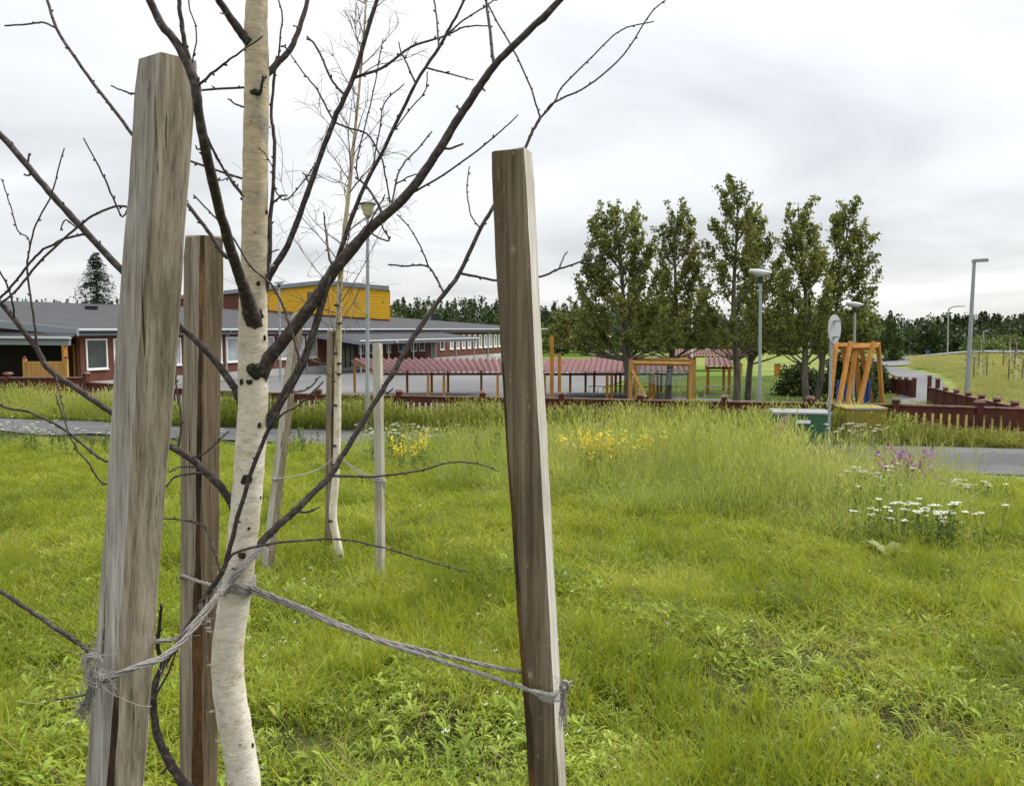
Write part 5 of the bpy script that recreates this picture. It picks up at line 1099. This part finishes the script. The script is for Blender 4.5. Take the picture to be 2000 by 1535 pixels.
Cl = np.array([U(px, py, D2 - .2) for px, py in [(712, 612), (716, 618), (690, 630), (722, 625), (736, 560), (748, 590), (665, 548)]]); V, Fq, tn = leaf_cloud(Cl, .035, rng2); fine(part('leaves', V, Fq, M['young_leaf'], t, tint=tn))
for i, (px, pb, pt, lb) in enumerate([(1915, 741, 668, 'thin staked sapling below the box headed lamp on the bank'), (1971, 722, 652, 'thin staked sapling high on the bank near the guard rail'), (1984, 748, 672, 'thin staked sapling low on the grassy bank'), (1901, 722, 676, 'small staked sapling behind the box headed lamp')]):
    b_ = G(px, pb); tp = U(px + 2, pt, b_[1]); t = thing('sapling', lb, 'tree', b_, 'saplings on the bank'); P = catmull(np.array([b_ - [0, 0, .1], (b_ + tp) / 2 + [.03, 0, 0], tp]), 6)
    part('trunk', *tube(P, np.linspace(.05, .012, len(P)), 6), M['birch'], t); fine_tree(t, P, None, 7, np.random.default_rng(60 + i), .9, M['twig_far'], .35, .010, 3)
    V, Fq, tn = leaf_cloud((tp - [0, 0, .9]) + np.random.default_rng(i).normal(0, .32, (90, 3)) * [1, 1, 1.9], .11, np.random.default_rng(i)); fine(part('leaves', V, Fq, M['forest_light'], t, tint=tn))
    for dx in (-.35, .4): q = b_ + [dx, .1, 0]; part('stake', *bbox(q[0], q[1], q[2] - .2, q[2] + 1.3, .055, .055), M['stake_far'], t)
print('ropes done')

# ------------------------------------------------------------------ grass and plants
def blades(n, hmin, hmax, spread, wd, rng, lean=.35, segs=3, heads=0, headlen=.07, tl=(.7, 1.25)):
    """one tuft: curved tapering blades, optional stalks with seed heads"""
    V, Fc, T = [], [], []
    def add(P, wv, w, t):
        k = len(V)
        for i, (p, ww) in enumerate(zip(P, w)): V.append(p - wv * ww); V.append(p + wv * ww); T.append(t); T.append(t)
        for i in range(len(P) - 1): a_ = k + 2 * i; Fc.append((a_, a_ + 1, a_ + 3, a_ + 2))
    for b in range(n + heads):
        hd = b >= n; h = rng.uniform(hmin, hmax) * (1.0 if not hd else rng.uniform(1.1, 1.35)); az = rng.uniform(0, 2 * math.pi); rad = spread * math.sqrt(rng.uniform(0, 1)); c = np.array([rad * math.cos(az), rad * math.sin(az), 0])
        az2 = rng.uniform(0, 2 * math.pi); l = lean * rng.uniform(.2, 1.2) * (1 if not hd else .5); dr = np.array([math.cos(az2), math.sin(az2), 0]); wv = np.array([-dr[1], dr[0], 0]); wv = wv * math.cos(.6) + dr * math.sin(rng.uniform(-.6, .6))
        q = np.linspace(0, 1, segs + 1); P = [c + dr * h * l * x * x + np.array([0, 0, h * (x - .28 * l * x * x)]) for x in q]
        g_ = rng.uniform(*tl); tn = np.array([g_ * rng.uniform(.85, 1.15), g_, g_ * rng.uniform(.7, 1.1)])
        if rng.uniform() < .06: tn = np.array([1.3, 1.18, 2.2]) * rng.uniform(.75, 1)
        if not hd: add(P, wv, wd * rng.uniform(.6, 1.2) * np.array([.75, 1, .8, .08] if segs == 3 else np.linspace(1, .1, segs + 1)), tn)
        else:
            add(P, wv, np.full(segs + 1, wd * .28), tn * 1.1); e = P[-1] - P[-2]; e /= np.linalg.norm(e); hl = headlen * rng.uniform(.7, 1.3)
            st = np.array([1.25, 1.15, 1.5]) * rng.uniform(.8, 1.1)
            for wv2 in (wv, np.cross(e, wv)): add([P[-1] - e * .01, P[-1] + e * hl * .4, P[-1] + e * hl * .8 + dr * .01, P[-1] + e * hl + dr * .02], wv2, np.array([.1, 1, .7, .05]) * wd * 1.15, st)
    return np.array(V), np.array(Fc), np.array(T)
def rosette(n, l0, l1, rng, rise=.5):
    """broad leaved weed"""
    V, Fc, T = [], [], []
    for b in range(n):
        az = rng.uniform(0, 2 * math.pi); l = rng.uniform(l0, l1); dr = np.array([math.cos(az), math.sin(az), 0]); sd2 = np.array([-dr[1], dr[0], 0]); up = rng.uniform(.15, 1) * rise; w = l * rng.uniform(.10, .22); b0 = dr * rng.uniform(0, .015) + [0, 0, rng.uniform(0, .05)]; k = len(V); g_ = rng.uniform(.7, 1.3)
        for x, ww in ((0, .12), (.25, .7), (.5, 1), (.78, .6), (1, .02)):
            p = b0 + dr * l * x + np.array([0, 0, l * (up * x - .55 * up * x * x)]); V += [p - sd2 * w * ww + [0, 0, w * ww * .45], p, p + sd2 * w * ww + [0, 0, w * ww * .45]]; T += [(g_, g_, g_ * .9), (g_ * 1.15, g_ * 1.15, g_), (g_, g_, g_ * .9)]
        for i in range(4): a_ = k + 3 * i; Fc += [(a_, a_ + 1, a_ + 4, a_ + 3), (a_ + 1, a_ + 2, a_ + 5, a_ + 4)]
    return np.array(V), np.array(Fc), np.array(T)
def scatter(name, label, cat, pts, rot, scl, idx, meshes, mat):
    me = bpy.data.meshes.new(name); me.vertices.add(len(pts)); me.vertices.foreach_set('co', np.asarray(pts, np.float32).ravel())
    for nm, arr in (('rot', rot), ('scl', scl)):
        a_ = me.attributes.new(nm, 'FLOAT_VECTOR', 'POINT'); a_.data.foreach_set('vector', np.asarray(arr, np.float32).ravel())
    a_ = me.attributes.new('pick', 'INT', 'POINT'); a_.data.foreach_set('value', np.asarray(idx, np.int32))
    me.materials.append(mat); ob = bpy.data.objects.new(name, me); COL.objects.link(ob); ob['kind'] = 'stuff'; tag(ob, label, cat)
    ng = bpy.data.node_groups.new(name, 'GeometryNodeTree'); ng.interface.new_socket('Geometry', in_out='INPUT', socket_type='NodeSocketGeometry'); ng.interface.new_socket('Geometry', in_out='OUTPUT', socket_type='NodeSocketGeometry')
    n, l = ng.nodes, ng.links; gi, go = n.new('NodeGroupInput'), n.new('NodeGroupOutput'); jn = n.new('GeometryNodeJoinGeometry')
    for k, (v, f, tn) in enumerate(meshes):
        src = bpy.data.objects.new(name + '_source', npmesh(name + '_source', v, f, mat, tint=tn)); oi = n.new('GeometryNodeObjectInfo'); oi.inputs['Object'].default_value = src
        g2i = n.new('GeometryNodeGeometryToInstance'); l.new(oi.outputs['Geometry'], g2i.inputs[0]); l.new(g2i.outputs[0], jn.inputs[0])
    iop = n.new('GeometryNodeInstanceOnPoints'); l.new(gi.outputs[0], iop.inputs['Points']); l.new(jn.outputs[0], iop.inputs['Instance']); iop.inputs['Pick Instance'].default_value = True
    def named(nm, ty): q = n.new('GeometryNodeInputNamedAttribute'); q.data_type = ty; q.inputs[0].default_value = nm; return q.outputs[0]
    l.new(named('pick', 'INT'), iop.inputs['Instance Index']); e2r = n.new('FunctionNodeEulerToRotation'); l.new(named('rot', 'FLOAT_VECTOR'), e2r.inputs[0]); l.new(e2r.outputs[0], iop.inputs['Rotation']); l.new(named('scl', 'FLOAT_VECTOR'), iop.inputs['Scale'])
    l.new(iop.outputs[0], go.inputs[0]); md = ob.modifiers.new('scatter', 'NODES'); md.node_group = ng; return ob
rg = np.random.default_rng(2024)
def sample(n, d0, d1, p, wide=.80):
    """points over the visible wedge of ground, density falling as depth ** -p"""
    q = rg.uniform(0, 1, n); e = 2 - p; D = (d0 ** e + q * (d1 ** e - d0 ** e)) ** (1 / e) if abs(e) > 1e-6 else d0 * (d1 / d0) ** q
    x = rg.uniform(-wide, wide, n) * D; return np.stack([x, D, H(x, D)], 1)
RNn = np.array([p[:2] for p in rn]); RFf = np.array([p[:2] for p in rf]); o1 = np.argsort(RNn[:, 0]); o2 = np.argsort(RFf[:, 0])
nearY = lambda x: np.interp(x, RNn[o1, 0], RNn[o1, 1]); farY = lambda x: np.interp(x, RFf[o2, 0], RFf[o2, 1])
def fenceY(x): return fl0[1] + mF * (x - fl0[0])
def vnoise(x, y, s, seed=0):
    a_ = 0
    for k, (fx, fy, ph) in enumerate(((1, .6, .3), (-.7, 1.1, 1.9), (1.9, -.4, 4.1), (.5, 2.1, 2.2), (-1.6, -1.7, 5.0))): a_ = a_ + np.sin((x * fx + y * fy) * s + ph + seed) / (1 + .35 * k)
    return a_ / 3
def tallmask(P):
    """how tall the wild grass stands (0..1), from the picture"""
    px, py = proj(P); m = np.zeros(len(P)); x, y = P[:, 0], P[:, 1]
    lim = np.interp(px, [-400, 0, 200, 350, 430, 640, 760, 960, 1080, 1200, 1400, 1600, 1750, 1870, 1950, 2400], [884, 884, 880, 872, 884, 892, 925, 985, 990, 1000, 1025, 1060, 1085, 1060, 955, 930])
    lim = lim + 12 * vnoise(x, y, 2.1); near = (y < nearY(x) - np.interp(x, [2, 7], [.5, 1.9])) & (py < lim)
    hh = np.interp(px, [-400, 0, 250, 350, 600, 760, 900, 1080, 1250, 1400, 1600, 1750, 1880, 2000], [.44, .50, .48, .40, .32, .40, .50, .58, .64, .68, .60, .44, .26, .2]); hh = hh * np.clip((lim - py) / 38, .35, 1); hh = hh * np.where(px > 1560, np.interp(py, [900, 960, 1010], [.42, .6, 1]), 1)
    return np.where(near, hh, 0)
STR = G(1560, 1400), G(1380, 1345), G(470, 1500), G(1700, 1310)
# short meadow grass
P = sample(42000, 2.0, 18.5, 1.45); P = P[(P[:, 1] < nearY(P[:, 0]) - np.interp(P[:, 0], [2, 7], [.35, 1.9]) + .3 * vnoise(P[:, 0], P[:, 1], 3))]
bare = np.zeros(len(P))
for cx, cy, r_ in ((1560, 1400, .42), (1390, 1350, .32), (1660, 1300, .30), (1850, 1430, .4), (640, 1480, .4), (900, 1440, .3), (1250, 1180, .22), (1480, 1250, .25), (60, 1420, .35), (1130, 1480, .35)):
    c = G(cx, cy); bare += np.exp(-(((P[:, 0] - c[0]) ** 2 + ((P[:, 1] - c[1]) * .75) ** 2) / r_ ** 2))
gapn = sst(.15, -.75, vnoise(P[:, 0], P[:, 1], 6.5, 5)) * np.interp(P[:, 1], [2, 4.5, 7, 9], [1.0, .7, .3, 0])
keep = rg.uniform(0, 1, len(P)) > np.clip(.85 * bare + gapn, 0, .95); P = P[keep]; n = len(P)
tm = tallmask(P); vn = vnoise(P[:, 0], P[:, 1], 2.4)
sz = (.82 + .45 * vn + .3 * vnoise(P[:, 0], P[:, 1], 5.2, 2) + .22 * rg.uniform(-1, 1, n)).clip(.22, 1.7); sz = np.where(P[:, 1] < 6.5, np.minimum(sz, 1.05), sz) * np.interp(P[:, 1], [2, 5, 10, 18], [.78, 1.0, 1.25, 1.5]); wdt = np.interp(P[:, 1], [2, 6, 18], [1, 1.3, 2.0])
scl = np.stack([wdt * np.ones(n), wdt * np.ones(n), sz], 1); rot = np.stack([rg.normal(0, .24, n), rg.normal(0, .24, n), rg.uniform(0, 6.28, n)], 1)
ms = [blades(20, .03, .12, .05 + .02 * k, .0030, np.random.default_rng(k), 1.45, tl=(.4, 1.5)) for k in range(4)] + [blades(18, .06, .17, .09, .0034, np.random.default_rng(9), .95, tl=(.5, 1.3), heads=3, headlen=.035)]
scatter('meadow_grass', 'short yellow green meadow grass around the stakes', 'grass', P, rot, scl, rg.choice(5, n, p=[.23, .23, .22, .22, .10]), ms, M['short'])
# longer tufts inside the short grass
P = sample(2600, 2.3, 15, 1.2); P = P[(P[:, 1] < nearY(P[:, 0]) - np.interp(P[:, 0], [2, 7], [.6, 2.0])) & (vnoise(P[:, 0], P[:, 1], 1.7, 3) > .05)]; n = len(P)
scl = np.stack([np.ones(n) * 1.1, np.ones(n) * 1.1, rg.uniform(.6, 1.25, n)], 1); rot = np.stack([rg.normal(0, .08, n), rg.normal(0, .08, n), rg.uniform(0, 6.28, n)], 1)
scatter('grass_tussocks', 'longer tussocks of grass among the short meadow grass', 'grass', P, rot, scl, rg.choice(2, n), [blades(40, .12, .27, .07, .0023, np.random.default_rng(21 + k), .7, heads=3, headlen=.05) for k in range(2)], M['short'])
# tall wild grass on the near side of the road
P = sample(26000, 5.5, 18.5, .6); tm = tallmask(P); k = rg.uniform(0, 1, len(P)) < np.where(tm > 0, .35 + .65 * np.clip(tm * 1.4, 0, 1), 0); P, tm = P[k], tm[k]; n = len(P)
cl = np.clip(1 + .34 * vnoise(P[:, 0], P[:, 1], 2.6, 1) + .22 * vnoise(P[:, 0], P[:, 1], 6.5, 3), .4, 1.5); sz = tm / .66 * cl * rg.uniform(.75, 1.15, n)
scl = np.stack([np.ones(n), np.ones(n), sz], 1); rot = np.stack([rg.normal(0, .07, n), rg.normal(.05, .08, n), rg.uniform(0, 6.28, n)], 1)
tallm = [blades(12, .28, .74, .09, .0052, np.random.default_rng(31 + k), .55, heads=4, headlen=.095, tl=(.5, 1.4)) for k in range(4)]
print('tall', n)
Ps = sample(9000, 7.5, 16, .5); ts = tallmask(Ps); pxs, pys = proj(Ps); k = (ts > 0) & (rg.uniform(0, 1, len(Ps)) < np.interp(pxs, [-300, 500, 1000, 1150, 1800, 1950], [.08, .08, .18, .30, .30, .05])); Ps = Ps[k]; m = len(Ps)
def stalks(seed):
    return blades(1, .3, .5, .05, .003, np.random.default_rng(seed), .4, heads=5, headlen=.13)
scatter('seed_stalks', 'thin pale seed stalks standing above the tall roadside grass', 'grass', Ps, np.stack([rg.normal(0, .10, m), rg.normal(.06, .10, m), rg.uniform(0, 6.28, m)], 1), np.stack([np.ones(m), np.ones(m), rg.uniform(.95, 1.5, m)], 1), rg.choice(3, m), [stalks(81), stalks(82), stalks(83)], M['seed'])
scatter('tall_grass', 'tall wild grass with pale seed heads on the near roadside', 'grass', P, rot, scl, rg.choice(4, n), tallm, M['tall'])
# verge between road and fence
n = 12500; x = rg.uniform(-24, 19, n); f = rg.uniform(0, 1, n) ** .8; y0 = farY(x) + .15; y1 = fenceY(x) - .12; y = y0 + (y1 - y0) * f; ok = y1 > y0; x, y, f = x[ok], y[ok], f[ok]; P = np.stack([x, y, H(x, y)], 1); px, py = proj(P)
sz = (.30 + .62 * sst(.0, .42, f)) * np.interp(px, [0, 600, 1200, 1500, 1750, 1800, 1900, 2050], [.98, 1.0, .95, 1.0, .90, .68, .46, .40]) * np.clip(1 + .22 * vnoise(x, y, 1.9, 2), .6, 1.3) * rg.uniform(.8, 1.12, len(x))
dryk = (px > 1760) & (rg.uniform(0, 1, len(x)) < .55); n = len(x)
binmask = ((px > 1512) & (px < 1745)); sz = np.where(binmask, sz * np.where(f < .52, 1.15, .4), sz)
scl = np.stack([np.ones(n) * 1.35, np.ones(n) * 1.35, sz], 1); rot = np.stack([rg.normal(0, .06, n), rg.normal(.04, .06, n), rg.uniform(0, 6.28, n)], 1); ix = rg.choice(4, n)
scatter('verge_grass', 'tall grass on the verge in front of the red fence', 'grass', P[~dryk], rot[~dryk], scl[~dryk], ix[~dryk], tallm, M['tall'])
scatter('dry_verge_grass', 'low ochre grass on the verge below the bare fence boards', 'grass', P[dryk], rot[dryk], scl[dryk], ix[dryk], tallm, M['dry'])
# mown lawn and the bank
n = 26000; D = rg.uniform(25.5, 58, n); x = rg.uniform(-.02, .56, n) * D; P = np.stack([x, D, H(x, D)], 1)
P = P[(P[:, 0] > np.interp(D, [25, 26.5, 36, 43, 54, 64], [13.6, 13.6, 12.9, 5.6, 8.3, 11]))]; P = P[P[:, 0] < 19.2]; n = len(P)
scatter('lawn_grass', 'mown bright green lawn under the poplars', 'grass', P, np.stack([np.zeros(n), np.zeros(n), rg.uniform(0, 6.28, n)], 1), np.stack([np.ones(n) * 3.0, np.ones(n) * 3.0, rg.uniform(.4, .8, n)], 1), rg.choice(2, n), [blades(22, .05, .12, .11, .0035, np.random.default_rng(41 + k), .7) for k in range(2)], M['lawn'])
n = 16000; D = 21 + rg.uniform(0, 1, n) ** 1.3 * 60; u = rg.uniform(.50, .80, n); x = u * D; P = np.stack([x, D, H(x, D)], 1); pc = np.array([p[:2] for p in pathc]); dp = np.min(np.hypot(P[:, None, 0] - catmull(np.c_[pc, 0 * pc[:, :1]], 8)[None, :, 0], P[:, None, 1] - catmull(np.c_[pc, 0 * pc[:, :1]], 8)[None, :, 1]), 1)
P = P[(dp > 1.7) & (P[:, 1] > farY(P[:, 0]) + .3)]; n = len(P)
scatter('bank_grass', 'rough yellowish grass on the bank below the guard rail', 'grass', P, np.stack([rg.normal(0, .1, n), rg.normal(0, .1, n), rg.uniform(0, 6.28, n)], 1), np.stack([np.ones(n) * 2.4, np.ones(n) * 2.4, rg.uniform(.35, .8, n)], 1), rg.choice(2, n), [blades(16, .2, .5, .12, .004, np.random.default_rng(51 + k), .6, heads=2) for k in range(2)], M['dry'])
# broad leaved weeds
P = sample(30000, 2.0, 9.5, 1.7); k = (P[:, 1] < nearY(P[:, 0]) - .6) & (rg.uniform(0, 1, len(P)) < np.clip(np.interp(P[:, 1], [2.5, 4, 6, 9], [.72, .50, .25, .1]) + .55 * vnoise(P[:, 0], P[:, 1], 3.3, 7), .03, 1)); P = P[k]; n = len(P); s_ = rg.uniform(.55, 1.15, n)
s_ = s_ * rg.uniform(.6, 1.25, n)
bw = np.zeros(n)
for cx, cy, r_ in ((1560, 1400, .30), (1390, 1350, .22), (1660, 1300, .22), (1850, 1430, .28), (640, 1480, .22), (1250, 1180, .2), (1480, 1250, .2)):
    c = G(cx, cy); bw += np.exp(-(((P[:, 0] - c[0]) ** 2 + ((P[:, 1] - c[1]) * .75) ** 2) / r_ ** 2))
kb = rg.uniform(0, 1, n) > np.clip(bw, 0, .8); P = P[kb]; s_ = s_[kb]; n = len(P)
scatter('ground_weeds', 'low broad leaved weeds among the near grass', 'weeds', P + [0, 0, .01], np.stack([rg.normal(0, .15, n), rg.normal(0, .15, n), rg.uniform(0, 6.28, n)], 1), np.stack([s_, s_, s_], 1), rg.choice(4, n), [rosette(9, .02, .05, np.random.default_rng(61), 1.3), rosette(12, .015, .035, np.random.default_rng(62), 1.7), rosette(7, .03, .075, np.random.default_rng(63), 1.4), rosette(16, .010, .026, np.random.default_rng(64), 2.0)], M['weed'])
# dead stalks and small white blossoms low in the near grass
P = sample(1500, 2.0, 9, 1.6); P = P[P[:, 1] < nearY(P[:, 0]) - .9]; n = len(P)
scatter('dead_straw', 'scattered pale dead straws lying in the near grass', 'straw', P + [0, 0, .03], np.stack([rg.normal(0, .5, n), rg.normal(1.25, .3, n), rg.uniform(0, 6.28, n)], 1), np.stack([np.ones(n)] * 3, 1), rg.choice(2, n), [blades(2, .12, .30, .04, .0016, np.random.default_rng(91 + k), .5, tl=(.8, 1.2)) for k in range(2)], M['straw'])
P = sample(900, 2.2, 11, 1.2); P = P[(P[:, 1] < nearY(P[:, 0]) - .9) & (vnoise(P[:, 0], P[:, 1], 1.3, 4) > -.1)]; n = len(P)
V, Fq, tn = leaf_cloud(np.random.default_rng(95).normal(0, .004, (9, 3)), .008, np.random.default_rng(96))
scatter('small_blossoms', 'tiny white blossoms dotted through the meadow grass', 'flowers', P + np.c_[np.zeros((n, 2)), rg.uniform(.04, .12, n)], np.zeros((n, 3)), np.stack([rg.uniform(.8, 1.5, n)] * 3, 1), np.zeros(n), [(V, Fq, np.tile(tn[:, None], (1, 3)))], M['white_petal'])
# flowering plants, each a plant of its own
def stems_of(b_, n, spread, h, rng): return [(b_ + [rng.normal(0, spread), rng.normal(0, spread * .7), 0], h * rng.uniform(.7, 1.12), rng.normal(0, .10, 2)) for _ in range(n)]
def flower_plant(kind, px, py, n, spread_px, h, label, seed):
    b_ = G(px, py); rng = np.random.default_rng(seed); s = b_[1] / F; nm, cat, pet = {'yarrow': ('yarrow_plant', 'flowers', 'white_petal'), 'toadflax': ('yellow_flower_plant', 'flowers', 'yellow_petal'), 'fireweed': ('purple_flower_plant', 'flowers', 'purple_petal')}[kind]
    t = thing(nm, label, cat, b_, 'wild flowers in the grass'); sv, lc, pc_ = [], [], []
    for c, hh, ln in stems_of(b_, n, spread_px * s / 2.2, h, rng):
        c[2] = float(H(c[0], c[1])); tp = c + np.array([ln[0] * hh, ln[1] * hh, hh]); sv.append(tube(np.array([c, (c + tp) / 2 + [ln[1] * .05, 0, 0], tp]), [.003, .0025, .0018], 3))
        lc.append(c + (tp - c) * rng.uniform(.05, .8, (22, 1)) + rng.normal(0, .03, (22, 3)))
        if kind == 'yarrow':
            rad = rng.uniform(.022, .05)
            for q in range(5): sv.append(tube(np.array([tp - [0, 0, .04], tp + [rng.normal(0, rad * .6), rng.normal(0, rad * .6), 0]]), [.0015, .001], 3))
            a_ = rng.uniform(0, 6.28, 26); rr_ = rad * np.sqrt(rng.uniform(0, 1, 26)); pc_.append(tp + np.stack([rr_ * np.cos(a_), rr_ * np.sin(a_), rng.normal(.004, .003, 26)], 1))
        elif kind == 'toadflax': pc_.append(tp - (tp - c) * rng.uniform(0, .32, (20, 1)) + rng.normal(0, .016, (20, 3)))
        else: pc_.append(tp - (tp - c) * rng.uniform(0, .28, (20, 1)) + rng.normal(0, .018, (20, 3)))
    fine(part('stems', *join(sv), M['herb'], t, tint=np.ones(len(join(sv)[0]))))
    V, Fq, tn = leaf_cloud(np.vstack(lc), .055, rng, -.2, .3); fine(part('leaves', V, Fq, M['herb'], t, tint=tn))
    V, Fq, tn = leaf_cloud(np.vstack(pc_), .018 if kind == 'yarrow' else .042, rng, 0, 1., .85, 1.1)
    if kind == 'yarrow':
        C = V.reshape(-1, 4, 3); m = C.mean(1, keepdims=True); C = m + (C - m) * [1.3, 1.3, .35]; V = C.reshape(-1, 3)
    fine(part('flower_heads', V, Fq, M[pet], t, tint=tn))
flower_plant('yarrow', 1800, 1080, 44, 125, .46, 'white flowered yarrow clump before the gravel edge of the road', 1)
flower_plant('yarrow', 1690, 1020, 24, 110, .58, 'sparse white yarrow in the tall grass beside the larger white clump', 2)
flower_plant('yarrow', 1880, 972, 26, 60, .22, 'low white yarrow growing in the gravel shoulder', 3)
flower_plant('yarrow', 1665, 888, 46, 80, .62, 'white yarrow clump on the verge by the round sign pole', 4)
flower_plant('yarrow', 70, 872, 50, 150, .50, 'white yarrow drift in the grass beside the road near the grey stake', 5)
flower_plant('yarrow', 800, 905, 44, 100, .70, 'white yarrow behind the pale upright stake', 6)
flower_plant('yarrow', 470, 872, 14, 90, .40, 'scattered white yarrow beside the near birch trunk', 7)
flower_plant('yarrow', 1120, 905, 18, 70, .52, 'white yarrow below the yellow flowers', 8)
flower_plant('toadflax', 1172, 955, 52, 70, .86, 'dense clump of yellow flowers beside the bright sided stake', 11)
flower_plant('toadflax', 1270, 945, 16, 90, .80, 'loose yellow flowers in the tall grass next to the dense yellow clump', 12)
flower_plant('toadflax', 795, 930, 16, 46, .70, 'yellow flowers behind the pale upright stake', 13)
flower_plant('toadflax', 1880, 865, 8, 50, .35, 'few pale yellow flowers at the foot of the bare fence boards', 14)
flower_plant('toadflax', 1110, 925, 10, 30, .66, 'small yellow flower group touching the bright sided stake', 15)
flower_plant('fireweed', 1748, 975, 17, 70, .64, 'purple flowers growing before the open road', 21)
flower_plant('fireweed', 1792, 978, 12, 24, .60, 'small purple flower tuft next to the larger purple flowers', 22)
flower_plant('fireweed', 1530, 920, 9, 14, .95, 'tall purple flower spike in front of the green bin', 23)
def herb_plant(px, py, n, wpx, h, label, seed, m='herb', ls=.07):
    b_ = G(px, py); rng = np.random.default_rng(seed); s = b_[1] / F; t = thing('herb_plant', label, 'plant', b_, 'tall leafy herbs in the meadow'); sv, lc = [], []
    for c, hh, ln in stems_of(b_, n, wpx * s / 2.6, h, rng):
        c[2] = float(H(c[0], c[1])); tp = c + np.array([ln[0] * hh, ln[1] * hh, hh]); sv.append(tube(np.array([c, tp]), [.004, .002], 4)); q = rng.uniform(.08, 1, (40, 1)); lc.append(c + (tp - c) * q + rng.normal(0, .035, (40, 3)) * (1.2 - q))
    V, Fc = join(sv); fine(part('stems', V, Fc, M[m], t, tint=np.ones(len(V)))); V, Fq, tn = leaf_cloud(np.vstack(lc), ls, rng, -.3, .38); fine(part('leaves', V, Fq, M[m], t, tint=tn))
herb_plant(962, 930, 9, 46, .85, 'tall dark leafy herb left of the bright sided stake', 1)
herb_plant(765, 905, 10, 60, .62, 'grey green leafy herb behind the pale upright stake', 2)
herb_plant(588, 890, 9, 60, .60, 'grey green leafy herb beside the leaning thin stake', 3)
herb_plant(1380, 930, 7, 50, .85, 'leafy herb rising from the tall roadside grass', 4)
herb_plant(300, 885, 12, 90, .50, 'leafy green herb clump behind the thick grey stake', 5)
herb_plant(130, 892, 14, 120, .45, 'leafy green herb clump below the white yarrow drift', 6)
# dock plant with large leaves
b_ = G(1738, 1098); t = thing('dock_plant', 'large leaved dock plant below the white yarrow clump', 'plant', b_); rng = np.random.default_rng(70)
for k in range(13):
    az = rng.uniform(0, 2 * math.pi); l = rng.uniform(.22, .38); dr = np.array([math.cos(az), math.sin(az), 0]); sd2 = np.array([-dr[1], dr[0], 0]); up = rng.uniform(.5, 1.3); V, Fc, ph = [], [], rng.uniform(0, 6)
    for i, x in enumerate(np.linspace(0, 1, 9)):
        p = b_ + dr * l * x * .8 + [0, 0, .02 + l * (up * x - .55 * up * x * x)]; w = .052 * (math.sin(math.pi * min(1, .06 + x * .95)) ** .8) + .003; rip = .010 * math.sin(i * 2.4 + ph); V += [p - sd2 * w + [0, 0, .014 + rip], p, p + sd2 * w + [0, 0, .014 - rip]]
    for i in range(8): a_ = 3 * i; Fc += [(a_, a_ + 1, a_ + 4, a_ + 3), (a_ + 1, a_ + 2, a_ + 5, a_ + 4)]
    part('leaf', np.array(V), Fc, M['dock'], t, tint=np.full(27, rng.uniform(.75, 1.2)), smooth=True)
print('done')
